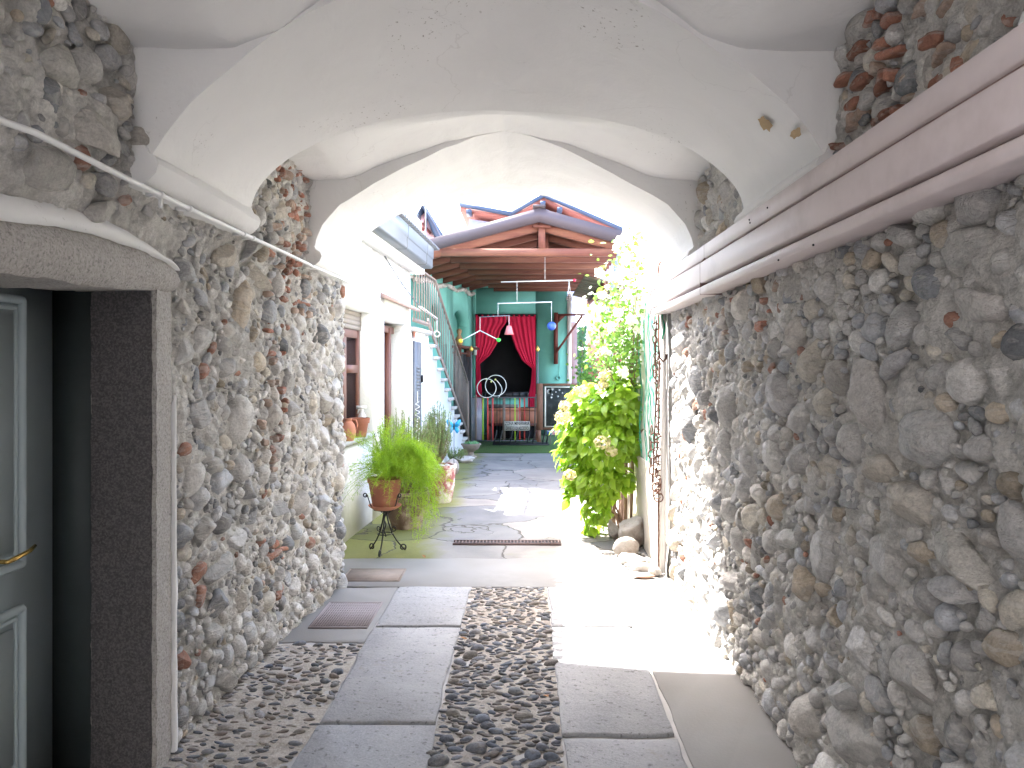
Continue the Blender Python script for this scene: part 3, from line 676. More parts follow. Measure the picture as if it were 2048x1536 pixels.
# lintel: curved top, rounded bulging face
def lin(y): return (float(np.interp(y, [1.5,2.0,2.6,3.0,3.1],[1.83,1.815,1.826,1.857,1.86])), float(np.interp(y, [1.5,2.0,2.3,2.6,2.85,3.0,3.1],[1.86,1.95,1.985,2.0,1.99,1.975,1.95])), float(np.interp(y, [1.5,2.0,2.6,2.85,3.1],[.06,.07,.055,.035,.008])))
ys_ = np.linspace(1.50, 3.07, 90); rows = []
for y in ys_:
    zb, zt = lin(y)[:2]
    pr = []
    for a in np.linspace(0, 1, 14):
        ang = -math.pi/2+math.pi*a; pr.append((-1.415+.035*math.cos(ang)**.7 if math.cos(ang) > 0 else -1.40, y, zb+(zt-zb)*a))
    pr = [(-1.70, y, zb)] + pr + [(-1.70, y, zt)]; rows.append(pr)
G = np.array(rows); q = G.reshape(-1,3); G[...,0] += (.006*fbm(q*14, 4, 3)).reshape(G.shape[:2]); G[...,2] += (.006*fbm(q*10, 4, 9)).reshape(G.shape[:2])
m2 = MB().grid(G[::-1]); m2.add(G[0], [tuple(range(G.shape[1]))]); m2.add(G[-1], [tuple(range(G.shape[1]))[::-1]])
t.add('lintel', m2, M['granite'], smooth='auto')
rows = []
for y in np.linspace(1.5, 3.08, 90):
    _, zt, th_ = lin(y)
    rows.append([(-1.62,y,zt-.004),(-1.385,y,zt-.006),(-1.39,y,zt+th_*.5),(-1.41,y,zt+th_),(-1.62,y,zt+th_+.02)])
G = np.array(rows); q = G.reshape(-1,3); G[...,0] += (.008*fbm(q*6, 4, 3)).reshape(G.shape[:2]); G[...,2] += (.006*fbm(q*8, 4, 9)).reshape(G.shape[:2])
t.add('plaster_edge', MB().grid(G[::-1]), M['vault'], smooth=True, label='white plaster band above the lintel')
zz_ = np.linspace(.02, 1.45, 90); rows = []
for z in zz_:
    wd = .012+.022*(1-z/1.45) + .006*float(vn(np.array([[z*9,0,0]]))[0]); rows.append([(-1.5,3.072,z),(-1.402,3.072,z),(-1.398,3.072+wd*.5,z),(-1.402,3.072+wd,z),(-1.5,3.072+wd,z)])
t.add('plaster_edge', MB().grid(np.array(rows)), M['vault'], smooth=True, label='thin white plaster line beside the jamb')
t.add('threshold', MB().box((-1.75,1.6,-.02),(-1.42,2.94,.03)), M['granite'])

# panelled door, leaf at x=-1.80
t = Thing('panelled_door', 'pale grey-green panelled wooden door with a brass handle, in the granite doorway', 'door', (-1.80,2.2,0))
XD = -1.80
leaf = MB().box((XD-.05,1.5,.03),(XD,3.12,2.1)); t.add('leaf', leaf, M['door'])
def moulding(mb, y0, y1, z0, z1):
    w_ = .03
    for (a, b) in (((y0,z0),(y1,z0)),((y1,z0),(y1,z1)),((y1,z1),(y0,z1)),((y0,z1),(y0,z0))):
        mb.tube([(XD+.004,a[0],a[1]),(XD+.004,b[0],b[1])], .016, 10)
        mb.tube([(XD+.0,a[0]+(.03 if a[0]==y0 else -.03),a[1]+(.03 if a[1]==z0 else -.03)),(XD+.0,b[0]+(.03 if b[0]==y0 else -.03),b[1]+(.03 if b[1]==z0 else -.03))], .009, 8)
t.add('frame', MB().box((XD-.0,2.925,.03),(-1.662,3.12,1.9)), mat('dark_frame_paint', (.035,.045,.045), .6))
for (y0,y1) in ((1.95,2.74),):
    for (z0,z1) in ((.86,1.80),(.12,.70)) if y0 < 2.5 else ((.86,1.84),(.12,.70)):
        mb = MB(); moulding(mb, y0, y1, z0, z1); t.add('panel_moulding', mb, M['door'], smooth='auto')
        t.add('panel', MB().box((XD+.0005,y0+.055,z0+.055),(XD+.012,y1-.055,z1-.055)), M['door'])
h = MB().tube([(XD+.0,2.60,.90),(XD+.05,2.60,.90),(XD+.058,2.62,.905),(XD+.06,2.70,.915),(XD+.056,2.735,.925)], [.008,.008,.009,.008,.006], 10)
hd = t.add('handle', h, M['brass'], smooth=True)

# white conduit pipe
t = Thing('conduit_pipe', 'thin white plastic conduit running along the left rubble wall under the arches', 'pipe', (-1.4,3,2.2))
pts = [(float(XL(y, 2.3))+.055-(.012 if y > 4.6 else 0), y, 2.175+.008*math.sin(y*1.7)-(.012 if y < 2 else 0)) for y in np.linspace(1.2, 5.72, 40)]
t.add('pipe', MB().tube(pts, .0095, 12), M['pvc'], smooth='auto')
for y in (2.75, 3.0, 3.6, 3.72, 4.7):
    i = int((y-1.2)/(4.52)*39); p_ = pts[i]; t.add('clip', MB().tube([(p_[0],p_[1]-.012,p_[2]),(p_[0],p_[1]+.012,p_[2])], .0128, 12).box((p_[0]-.05,p_[1]-.008,p_[2]-.006),(p_[0]-.01,p_[1]+.008,p_[2]+.006)), M['pvc'])
    if y == 2.75: t.add('clip_tab', MB().box((p_[0]-.004,p_[1]-.008,p_[2]-.045),(p_[0]+.004,p_[1]+.008,p_[2]-.014)), M['pvc'])

# pink metal casing on the right wall
t = Thing('metal_casing', 'long pinkish painted metal casing with grooves fixed along the right wall', 'metal casing', (1.0,4,2.1))
E = CAM_H
def strip(pr, y0, y1):
    return MB().prism([(a, b) for a, b in pr], y0, y1)
t.add('upper_rail', strip([(1.10,E+.585),(.985,E+.61),(.98,E+.615),(.98,E+.684),(.99,E+.69),(1.10,E+.69)], .3, 5.80), M['metalp'])
t.add('groove', strip([(1.10,E+.56),(.965,E+.585),(.992,E+.609),(1.10,E+.61)], .3, 5.79), M['metalr'])
t.add('main_face', strip([(1.10,E+.474),(.962,E+.474),(.958,E+.48),(.958,E+.583),(.964,E+.588),(1.10,E+.588)], .3, 5.80), M['metalp'])
t.add('recess', strip([(1.10,E+.446),(1.0,E+.446),(.998,E+.473),(1.10,E+.473)], .3, 5.79), M['metalr'])
t.add('lower_lip', strip([(1.10,E+.42),(.965,E+.414),(.958,E+.418),(.958,E+.449),(.962,E+.454),(.985,E+.454),(1.10,E+.445)], .3, 5.80), M['metalp'])
for z0, z1 in ((E+.56,E+.66),(E+.42,E+.51)): t.add('end_bracket', MB().box((.945,5.81,z0),(1.09,5.86,z1)), M['pvc'])
for ys__ in (4.2,): t.add('joint', strip([(1.09,E+.412),(.957,E+.413),(.9565,E+.455),(.9565,E+.583),(.963,E+.589),(.979,E+.612),(.979,E+.686),(1.09,E+.692)], ys__, ys__+.003), M['metalr'])
for (y, z) in ((3.35,E+.655),(3.1,E+.655),(3.34,E+.64),(2.55,E+.415),(2.9,E+.415)): t.add('screw', MB().sphere((.979 if z > E+.6 else .957, y, z), .004), M['dark'])
# ------------------------------------------------------------------ LEFT HOUSE OF THE COURTYARD
def FB(mb): return mb.map(lambda v: v + np.c_[FX(v[:,1]), v[:,1]*0, v[:,1]*0])
def TB(mb): return mb.map(lambda v: v + np.c_[TX(v[:,1]), v[:,1]*0, v[:,1]*0])
def PF(px, py, off=0.0):   # point on the facade plane (offset outward)
    Y = (1.955 - off) / ((VX-px)/FPX + .0487); return P(px, py, Y)
house = Thing('courtyard_house', 'low whitewashed house along the left of the courtyard with a zinc gutter and two doors', 'house', (-1.6, 8, 0))
ops = [(6.7,7.9,.89,2.14),(8.42,9.6,0,2.12)]
mb = MB(); T_ = .30
mb.box((-.3,5.70,-.02),(0,6.7,2.95)).box((-.3,6.7,-.02),(0,7.9,.89)).box((-.3,6.7,2.14),(0,7.9,2.95)).box((-.3,7.9,-.02),(0,8.42,2.95)).box((-.3,8.42,2.12),(0,9.6,2.95)).box((-.3,9.6,-.02),(0,9.88,2.95))
mb.box((-3.2,9.6,-.02),(-.3,9.88,2.95)).box((-3.2,5.70,-.02),(-3.0,9.6,2.95))
house.add('wall', FB(mb), M['housew'])
house.add('string_course', FB(MB().prism([(0,2.33),(.10,2.30),(.11,2.33),(0,2.385)], 8.25, 10.0)), mat('faded_brick_paint', (.34,.24,.21), .8))
house.add('eaves_soffit', FB(MB().box((-.4,5.72,2.951),(.20,10.1,2.99)).box((.0,5.72,2.80),(.15,10.05,2.95))), M['white'])
g_ = FB(MB().prism([(.151,2.86),(.26,2.86),(.275,2.88),(.275,2.98),(.285,2.99),(.29,3.12),(.27,3.12),(.262,3.0),(.151,3.0)], 5.72, 9.95))
gt = house.add('gutter', g_, M['zinc'])
tl = MB()
for y in np.arange(5.75, 10.1, .105): tl.box((.2,y,3.125),(.335,y+.062,3.15))
house.add('tile_ends', FB(tl), M['greym'], parent=gt)
for y in (6.9, 8.3, 9.5): house.add('gutter_joint', FB(MB().prism([(.150,2.857),(.262,2.857),(.279,2.88),(.279,2.98),(.288,2.99),(.293,3.122),(.150,3.122)], y, y+.02)), M['greym'], parent=gt)
house.add('roof', MB().add([(-1.45,5.70,3.13),(-1.2,10.2,3.13),(-5.5,10.2,3.95),(-5.5,5.70,3.95)], [(0,1,2,3)]), M['terra'])
# window
win = house.add('window', FB(MB().box((-.165,6.7,.89),(-.13,6.79,1.95)).box((-.165,7.81,.89),(-.13,7.9,1.95)).box((-.165,6.79,.89),(-.13,7.81,.97)).box((-.165,6.79,1.87),(-.13,7.81,1.95)).box((-.17,7.24,.97),(-.12,7.38,1.87)).box((-.165,7.38,1.52),(-.125,7.81,1.60)).box((-.165,6.79,1.52),(-.125,7.24,1.60))), M['woodbr'])
house.add('pane', FB(MB().box((-.16,6.78,.96),(-.15,7.82,1.9))), M['glassd'], parent=win)
sh = MB()
for k in range(4): sh.box((-.155,6.7,1.955+k*.046),(-.118+.004*(k%2),7.9,1.997+k*.046))
house.add('roller_shutter', FB(sh), M['woodgr'], parent=win)
house.add('sill', FB(MB().box((-.3,6.66,.86),(.03,7.94,.9))), M['conc'], parent=win)
# door 2
d2 = house.add('door', FB(MB().box((-.24,8.42,.0),(-.20,9.3,2.0))), mat('lilac_door', (.40,.36,.37), .6, .1))
house.add('door_frame', FB(MB().box((-.22,9.30,.0),(-.145,9.42,2.06)).box((-.22,8.42,2.0),(-.15,9.6,2.08))), M['woodbr'], parent=d2)
house.add('door_reveal', FB(MB().box((-.21,9.42,.0),(-.18,9.6,2.0))), M['whitew'], parent=d2)
house.add('peeling_reveal', FB(MB().box((-.30,9.585,.02),(-.002,9.598,2.1))), plaster('peeling_plaster', (.62,.59,.53), .1, .4, (.30,.27,.21)), parent=d2)

# stairs
st = Thing('outdoor_stairs', 'white masonry staircase rising towards the viewer along the left house', 'stairs', (-1.4, 13, 0))
steps = [(11.20+.385*k, 1.93-.172*k) for k in range(12)]
prof = [(9.89,-.02),(9.89,2.05),(11.2,2.05)]
for y, z in steps: prof += [(y, z-.05),(y+.385, z-.05)]
prof = [p for i, p in enumerate(prof) if not (i and p == prof[i-1])]; prof = [(y, max(z, -.01)) for y, z in prof] + [(steps[-1][0]+.385,-.02)]
body = MB(); n_ = len(prof); V = [(-.5,y,z) for y,z in prof]+[(-.0,y,z) for y,z in prof]
body.add(V, [tuple(range(n_)), tuple(range(2*n_-1,n_-1,-1))]+[(k,n_+k,n_+(k+1)%n_,(k+1)%n_) for k in range(n_)])
st.add('side_wall', FB(body), M['white'])
for y, z in steps:
    if z > .06: st.add('tread', FB(MB().box((-.5,y-.03,z-.048),(.055,y+.395,z))), M['conc'])
st.add('landing_slab', FB(MB().box((-.7,9.9,2.052),(.055,11.22,2.11))), M['conc'])
ra = Thing('stair_railing', 'brownish grey iron railing with upright bars sloping down the white stairs', 'railing', (-1.35, 13, 0))
rt = lambda y: 2.90 if y < 11.6 else 2.90-(y-11.6)*.40
rb = lambda y: 2.20 if y < 11.0 else 2.28-(y-11.0)*.44
M['rail'] = mat('brownish_grey_iron', (.17,.13,.11), .6, .15, 9, .1)
def fb(mb_): return FB(mb_)
ra.add('top_rail', fb(MB().bar((.03,9.9,2.90),(.03,11.6,2.90),.035,.03).bar((.03,11.6,2.90),(.03,15.65,rt(15.65)),.035,.03)), M['rail'])
ra.add('stringer', fb(MB().bar((.03,9.9,2.2),(.03,11.0,2.2),.02,.05).bar((.03,11.0,2.25),(.03,15.6,rb(15.6)),.02,.09)), M['rail'])
for y in np.arange(9.95, 15.6, .19):
    ra.add('baluster', fb(MB().box((.024,y,rb(y)),(.036,y+.018,rt(y)))), M['rail'])
ra.add('newel_post', fb(MB().box((.005,15.60,.02),(.055,15.66,rt(15.6)+.02))), M['rail'])
# narrow metal door + meter box on the side wall
t = Thing('metal_cupboard_door', 'narrow grey metal door with a louvred strip in the white wall beneath the landing', 'cupboard', (-1.45,10.3,0))
t.add('leaf', FB(MB().box((.001,10.02,.15),(.03,10.50,1.93))), M['greym']); lv = MB()
for k in range(22): lv.box((.031,10.14,.62+k*.045),(.04,10.38,.65+k*.045))
t.add('louvres', FB(lv), M['greym']); t.add('latch', FB(MB().box((.031,10.44,1.38),(.06,10.475,1.48))), M['black'])
t = Thing('meter_box', 'pale grey meter box on the white wall under the stairs', 'meter box', (-1.4,11.1,0))
t.add('box', FB(MB().box((.001,10.95,.35),(.035,11.55,1.12))), M['pvc']); t.add('flap', FB(MB().box((.036,10.99,.40),(.045,11.51,.85))), M['greym'])
t = Thing('sun_ornament', 'small terracotta sun face hung on the white wall above the grey metal door', 'ornament', (-1.45,10.25,2.0))
c = PF(828,666,.02); s_ = MB().lathe([(.001,-.012),(.045,-.01),(.05,0),(.03,.016),(.001,.022)], (0,0,0), 16)
s_.map(lambda v: np.c_[v[:,2], v[:,0], v[:,1]]+c)
for k in range(10):
    a = k*math.pi/5; u_ = np.array([0,math.cos(a),math.sin(a)]); n__ = np.array([0,-math.sin(a),math.cos(a)])
    s_.add([c+u_*.045-n__*.018, c+u_*.045+n__*.018, c+u_*.10, c+u_*.05+np.array([.012,0,0])], [(0,2,3),(1,3,2),(0,3,1)])
t.add('face', s_, M['terra'])
# hanging rod with chain
t = Thing('hanging_rod', 'white painted wooden rod slung on a thin chain from the white wall beside the stairs', 'rod', (-1.3,9.6,2.3))
p1 = PF(838,612,.06); p2 = PF(874,638,.30); t.add('rod', MB().tube([p1,p2],.016,10), mat('pinkish_rod', (.5,.42,.40), .6))
w1 = PF(767,508,.0); t.add('chain', MB().tube([w1+(p2-w1)*k/30+np.array([0,0,-.10*math.sin(math.pi*k/30)]) for k in range(31)], [.005+.004*(k%2) for k in range(31)], 6), M['greym'])
hk = [p2, p2+np.array([0,0,-.16])]; t.add('drop_cord', MB().tube(hk,.004,5).ring(p2+np.array([0,0,-.20]), .035, .007, (0,1,0)), M['pvc'])

# ------------------------------------------------------------------ TEAL BUILDING
teal = Thing('teal_building', 'teal painted house closing the courtyard with a wide window and a timber porch roof', 'building', (0, 18, 0))
mb = MB()
zt = 3.5
n1, n2 = (14.5,15.8), (16.3,17.75)
mb2 = MB()
for (a, b) in ((10.5,14.5),(15.8,16.3),(17.75,18.2)): mb2.box((-.25,a,0),(0,b,zt))
for (a, b) in (n1, n2):
    mb2.box((-.25,a,0),(0,b,2.08)); 
    c = (a+b)/2; hw = (b-a)/2; k = [(b, zt),(a, zt),(a, 2.55)]+[(c-hw*math.cos(q), 2.55+.33*math.sin(q)) for q in np.linspace(.01, math.pi-.01, 15)]+[(b,2.55)]
    mb2.prism(k, -.25, 0, 'x'); mb2.box((-.45,a-.02,1.9),(-.252,b+.02,3.2))
TB(mb2); mb.v += mb2.v; mb.f += [f for f in mb2.f]; mb.n = mb2.n
for (a, b) in (((-1.6,18.2,0),(-1.16,18.5,zt)),((.25,18.2,0),(1.0,18.5,zt)),((-1.16,18.2,2.85),(.25,18.5,zt)),((-1.16,18.2,0),(.25,18.5,1.0))): mb.box(a, b)
mb.prism([(-1.55,3.501),(1.1,3.501),(1.1,3.70),(.226,3.94),(-1.55,3.48)], 18.2, 18.45)
teal.add('wall', mb, M['teal'])
teal.add('corner_pier', MB().box((1.001,18.16,0),(1.10,18.5,3.3)), M['white'], label='white painted corner pier')
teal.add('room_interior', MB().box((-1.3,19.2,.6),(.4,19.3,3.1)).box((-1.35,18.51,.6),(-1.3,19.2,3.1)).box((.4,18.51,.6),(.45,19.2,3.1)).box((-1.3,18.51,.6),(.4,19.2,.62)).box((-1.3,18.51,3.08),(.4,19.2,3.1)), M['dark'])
wf = teal.add('window_frame', MB().box((-1.18,18.185,2.83),(.27,18.25,2.88)).box((-1.18,18.185,.98),(-1.155,18.25,2.83)).box((.245,18.185,.98),(.27,18.25,2.83)), M['black'])
sg = MB().box((-1.0,18.02,.91),(.08,18.19,1.03)); 
for k in range(7): sg.box((-.95+k*.165,17.99,.92),(-.92+k*.165,18.02,1.02))
teal.add('window_grille_sill', sg, M['black'], parent=wf)
teal.add('pipe', MB().tube([(-1.19,18.15,0),(-1.19,18.15,3.3)],.018,8), M['teal'], smooth=True)
teal.add('junction_box', MB().box((-1.205,18.10,1.90),(-1.13,18.19,2.10)), M['pvc'])
lampw = teal.add('cable_ring', MB().ring((.79,18.18,1.36),.045,.02).tube([(.79,18.19,1.4),(.82,18.19,1.7),(.80,18.19,2.1)],.006,5), M['teal'], smooth=True)
# timber roof
rz = lambda x: 3.96-.262*abs(x-.226)
Xl, Xr = -2.3, 1.62
def roofbars(mb_, Y, d, w_, x0, x1): 
    for (a, b) in ((x0,.226),(.226,x1)): mb_.bar((a,Y,rz(a)-d),(b,Y,rz(b)-d), w_, .12, (0,0,1)) 
sheet = MB(); sheet.add([(Xl,12.35,rz(Xl)),(.226,12.35,rz(.226)),(Xr,12.35,rz(Xr)),(Xl,18.5,rz(Xl)),(.226,18.5,rz(.226)),(Xr,18.5,rz(Xr)),
                         (Xl,12.35,rz(Xl)+.08),(.226,12.35,rz(.226)+.08),(Xr,12.35,rz(Xr)+.08),(Xl,18.5,rz(Xl)+.08),(.226,18.5,rz(.226)+.08),(Xr,18.5,rz(Xr)+.08)],
                        [(0,1,4,3),(1,2,5,4),(6,9,10,7),(7,10,11,8),(0,6,7,1),(1,7,8,2),(0,3,9,6),(2,8,11,5)])
rf = teal.add('porch_roof', sheet, M['woodd'])
x0, x1, xm = -1.50, 1.64, .226
fz = lambda x: 3.93-.262*abs(x-xm)
teal.add('fascia', MB().prism([(x0,fz(x0)-.03),(xm,fz(xm)-.02),(x1,fz(x1)-.03),(x1+.06,fz(x1)+.16),(xm,fz(xm)+.20),(x0-.05,fz(x0)+.15)], 12.22, 12.28), M['fascia'], parent=rf)
teal.add('ridge_flashing', MB().bar((xm,12.18,4.16),(xm,18.5,4.16),.2,.03), M['fascia'], parent=rf)
left = lambda Y: max(float(TX(Y))-.05, -2.2)
for k, Y in enumerate([12.42,13.15,13.95,14.75,15.55,16.35,17.15,17.9]):
    m_ = MB(); 
    for (a, b) in ((left(Y),xm),(xm,1.58)): m_.bar((a,Y,rz(a)-.085),(b,Y,rz(b)-.085),.11,.15)
    teal.add('rafter', m_, M['wood'], parent=rf)
    xa = -1.35+.62*(k/7)
    teal.add('tie_beam', MB().box((xa,Y-.10 if k else Y-.06,3.385),(1.52,Y+.045,3.505)), M['wood'], parent=rf)
m_ = MB()
for xx_ in np.arange(-2.0, 1.6, .42): m_.bar((xx_,12.4,rz(xx_)-.0-.012),(xx_,18.2,rz(xx_)-.012),.07,.02)
teal.add('battens', m_, M['woodd'], parent=rf)
teal.add('king_post', MB().box((.215,12.33,3.505),(.325,12.40,3.86)).box((.13,12.30,3.835),(.42,12.42,3.875)), M['wood'], parent=rf)
teal.add('king_post', MB().box((.30,13.05,3.505),(.40,13.12,3.86)), M['wood'], parent=rf)
rub = MB()
for k in range(26):
    Y = 12.6+k*.22; rub.rock((TX(Y)+.03, Y, rz(TX(Y))-.22+.03*math.sin(k)), (.07,.09,.05), k, 2)
teal.add('rubble_edge', rub, M['rockw'], smooth=True)
# down pipe at the front right of the roof
t = Thing('downpipe', 'pale metal downpipe leaning at the right end of the timber porch roof', 'pipe', (1.55,12.3,2.9))
t.add('pipe', MB().tube([P(1250,462,12.1),P(1240,500,12.1),P(1226,560,12.1),P(1222,640,12.1),P(1222,905,12.1)],.035,10), M['zinc'], smooth=True)
t.add('bracket', MB().box(P(1214,520,12.1)-.01,P(1242,524,12.1)+.01), M['greym'])

# shelf + jug + dark door on the teal side wall
t = Thing('wall_shelf', 'dark wooden shelf under the arched niche of the teal side wall', 'shelf', (-1.4,17,2.0))
t.add('board', TB(MB().box((0,16.2,2.02),(.22,17.9,2.07))), M['woodd']); t.add('bracket', TB(MB().box((.001,17.3,1.85),(.15,17.36,2.02))), M['woodd']); t.add('bracket', TB(MB().box((.001,16.4,1.85),(.15,16.46,2.02))), M['woodd'])
c = (float(TX(16.45))+.10,16.45,2.07); single('clay_figure', MB().lathe([(.001,0),(.05,0),(.085,.06),(.09,.13),(.05,.20),(.035,.24),(.05,.28),(.055,.33),(.03,.36),(.001,.37)], c, 16), mat('brown_clay', (.25,.15,.08), .7, .4, 20), 'brown earthenware jar standing on the dark shelf by the niche', 'jar', True, loc=c)
t = Thing('dark_cupboard', 'tall dark cupboard doors under the shelf on the teal side wall', 'cupboard', (-1.3,17.2,0))
t.add('door_leaf', TB(MB().box((.001,16.35,.02),(.05,17.05,1.9))), M['board']); t.add('door_leaf', TB(MB().box((.001,17.08,.02),(.05,17.85,1.9))), M['dark']); t.add('top', TB(MB().box((.001,16.3,1.902),(.08,17.9,1.94))), M['woodd'])

# curtains
yc = 18.10
def curtain(inner, outer, side, label, z_end):
    py = np.linspace(633, z_end, 90); ii = np.interp(py, *zip(*[(b, a) for a, b in inner])); s = 18.1/FPX
    rows = []
    for k, y_ in enumerate(py):
        r = np.linspace(0, 1, 60); xo = outer; X = ((xo + (ii[k]-xo)*r) - VX)*s; wdt = abs(ii[k]-xo)
        amp = .008
        fold = amp*np.sin(r*math.pi*2*3.6 + .35*math.sin(y_*.03) + r*2) + .012*np.sin(r*37+y_*.02)
        rows.append(np.c_[X, yc+fold, np.full(60, CAM_H+(VY-y_)*s)])
    G = np.array(rows); t = Thing('curtain', label, 'curtain', (float(G[0,:,0].mean()), yc, 2.8), 'crimson curtains in the teal window')
    t.add('cloth', MB().grid(G), M['curtain'], smooth=True)
    for r in np.linspace(.04, .96, 6): x = G[0, int(r*59), 0]; t.add('tab', MB().box((x-.022,yc-.02,CAM_H+(VY-634)*s),(x+.022,yc+.02,CAM_H+(VY-629.6)*s)), M['curtain'])
    return t
curtain([(1012,633),(1013,644),(1001,661),(994,687),(980,710),(960,728),(961,747),(964,787),(966,822)], 951.5, 1, 'left half of the crimson tab-top curtain, tied back to the left', 818)
curtain([(1014,633),(1015,640),(1022,668),(1031,696),(1045,722),(1064,737),(1062,766),(1056,794),(1056,822)], 1071, -1, 'right half of the crimson tab-top curtain, tied back to the right', 820)
single('curtain_rod', MB().tube([(-1.17,18.1,2.85),(.26,18.1,2.85)],.012,8), M['black'], 'thin black rod across the top of the teal window carrying the red curtains', 'rod', True, loc=(-.45,18.1,2.85))

# gate
YG = 16.4; sg_ = YG/FPX; gx = lambda px: (px-VX)*sg_; gz = lambda py: CAM_H+(VY-py)*sg_
t = Thing('courtyard_gate', 'low barred gate with green and red bars in front of the teal window', 'gate', (gx(1015),YG,0))
red = mat('coral_red_paint', (.62,.07,.06), .5); grn = mat('lime_paint', (.38,.62,.04), .5)
for px, m_, w_ in ((966,grn,.022),(975.5,red,.03),(985.5,red,.03),(994,M['black'],.014),(1000,M['black'],.014),(1008,M['rail'],.06),(1020,M['black'],.016),(1030,grn,.024),(1039.5,red,.028),(1049,red,.028),(1059,M['black'],.016),(1070,M['rail'],.03)):
    t.add('bar', MB().box((gx(px)-w_/2,YG-.012,.05),(gx(px)+w_/2,YG+.012,gz(796))), m_)
t.add('rail', MB().box((gx(943),YG-.015,gz(796)),(gx(1073),YG+.015,gz(794))), M['greym']); t.add('rail', MB().box((gx(943),YG-.015,.03),(gx(1073),YG+.015,.05)), M['greym'])
m_, n_, b_, o_ = newmat('smoky_acrylic'); b_.inputs['Base Color'].default_value = (.35,.33,.40,1); b_.inputs['Roughness'].default_value = .15; b_.inputs['Alpha'].default_value = .55; M['acryl'] = m_
t.add('side_panel', MB().box((gx(944),YG-.01,.05),(gx(964),YG+.01,gz(796)-.002)), M['acryl'])
t.add('side_panel', MB().box((gx(950),YG-.03,.05),(gx(954),YG-.012,gz(790))), M['rail'])
gold = mat('gilded_spear', (.75,.50,.12), .4, .1, metal=.6)
for px in (943,1075):
    tt = Thing('spear_post', 'thin grey post with a gilded spear tip at the %s end of the low gate' % ('left' if px < 1000 else 'right'), 'post', (gx(px),YG-.05,0), 'spear-tipped gate posts')
    tt.add('shaft', MB().tube([(gx(px),YG-.05,.0),(gx(px),YG-.05,gz(703))],.016,8), M['greym'], smooth=True)
    tt.add('spear_tip', MB().lathe([(.012,0),(.02,.0),(.045,.045),(.001,.13)],(gx(px),YG-.05,gz(703)),10), gold, smooth=True)
t = Thing('clay_trough', 'long terracotta planter trough on the bench, left of the pair behind the gate', 'planter', (gx(1006),16.9,.4), 'terracotta troughs behind the gate')
t.add('trough', MB().box((gx(975),16.75,.39),(gx(1037),17.05,.66)).box((gx(974),16.74,.661),(gx(1038),17.06,.72)), M['terrap']); t.add('soil', MB().box((gx(976),16.76,.721),(gx(1036),17.04,.73)), M['soil'])
t = Thing('clay_trough', 'shorter terracotta planter trough, right of the pair behind the gate', 'planter', (gx(1056),16.9,.4), 'terracotta troughs behind the gate')
t.add('trough', MB().box((gx(1041),16.75,.39),(gx(1074),17.05,.66)).box((gx(1040),16.74,.661),(gx(1075),17.06,.72)), M['terrap']); t.add('soil', MB().box((gx(1042),16.76,.721),(gx(1073),17.04,.73)), M['soil'])
t = Thing('garden_bench', 'dark red wooden bench carrying the terracotta troughs behind the gate', 'bench', (gx(1020),16.9,0))
t.add('seat', MB().box((gx(973),16.7,.33),(gx(1077),17.1,.385)), M['woodred']); 
t.add('shade_panel', MB().box((gx(976),17.06,.03),(gx(1074),17.09,.33)), M['dark'])  # near-black sheet added to stand for the shaded void beneath the seat
for px in (976,1072): 
    for y in (16.73,17.05): t.add('leg', MB().box((gx(px)-.03,y-.02,.022),(gx(px)+.03,y+.02,.33)), M['woodred'])
t = Thing('storage_chest', 'low grey-brown chest lid seen behind the left terracotta trough', 'chest', (gx(1000),17.4,0))
t.add('body', MB().box((gx(975),17.3,.022),(gx(1032),17.7,.70)), M['woodgr']); t.add('lid', MB().box((gx(973),17.27,.701),(gx(1035),17.72,.76)), M['rail'])

def text(s, size, loc, matl, depth=.002, sx=1, rot=(R(90),0,0), al='CENTER'):
    cu = bpy.data.curves.new('lettering', 'FONT'); cu.body = s; cu.size = size; cu.extrude = depth; cu.offset = .0008; cu.align_x = al; cu.align_y = 'CENTER'
    o = bpy.data.objects.new('tmp', cu); scene.collection.objects.link(o); bpy.context.view_layer.update()
    me = bpy.data.meshes.new_from_object(o); bpy.data.objects.remove(o)
    n = len(me.vertices); co = np.zeros(n*3, np.float32); me.vertices.foreach_get('co', co); co = co.reshape(-1,3); co[:,0] *= sx
    co = np.c_[co[:,0], -co[:,2], co[:,1]] + np.array(loc); me.vertices.foreach_set('co', co.astype(np.float32).ravel()); me.materials.clear(); me.materials.append(matl); return me
def addtext(t, s, size, loc, matl, parent=None, **k):
    o = bpy.data.objects.new('lettering', text(s, size, tuple(np.array(loc)-np.array(t.loc)), matl, **k)); scene.collection.objects.link(o); o.parent = parent or t.o; return o
ink = mat('black_ink', (.03,.03,.03), .6, bmp=0)
t = Thing('warning_sign', 'cream sign with black capitals hung low on the barred gate', 'sign', (gx(1034.5),YG-.03,gz(851)))
pl = t.add('plate', MB().box((gx(1009),YG-.045,gz(861)),(gx(1060),YG-.03,gz(842))), mat('cream_plate', (.55,.53,.48), .5))
addtext(t, 'ZONA MINERARIA', .105, (gx(1034.5),YG-.047,gz(847)), ink, sx=.60); addtext(t, 'DIVIETO DI ACCESSO', .10, (gx(1034.5),YG-.047,gz(856.3)), ink, sx=.50)
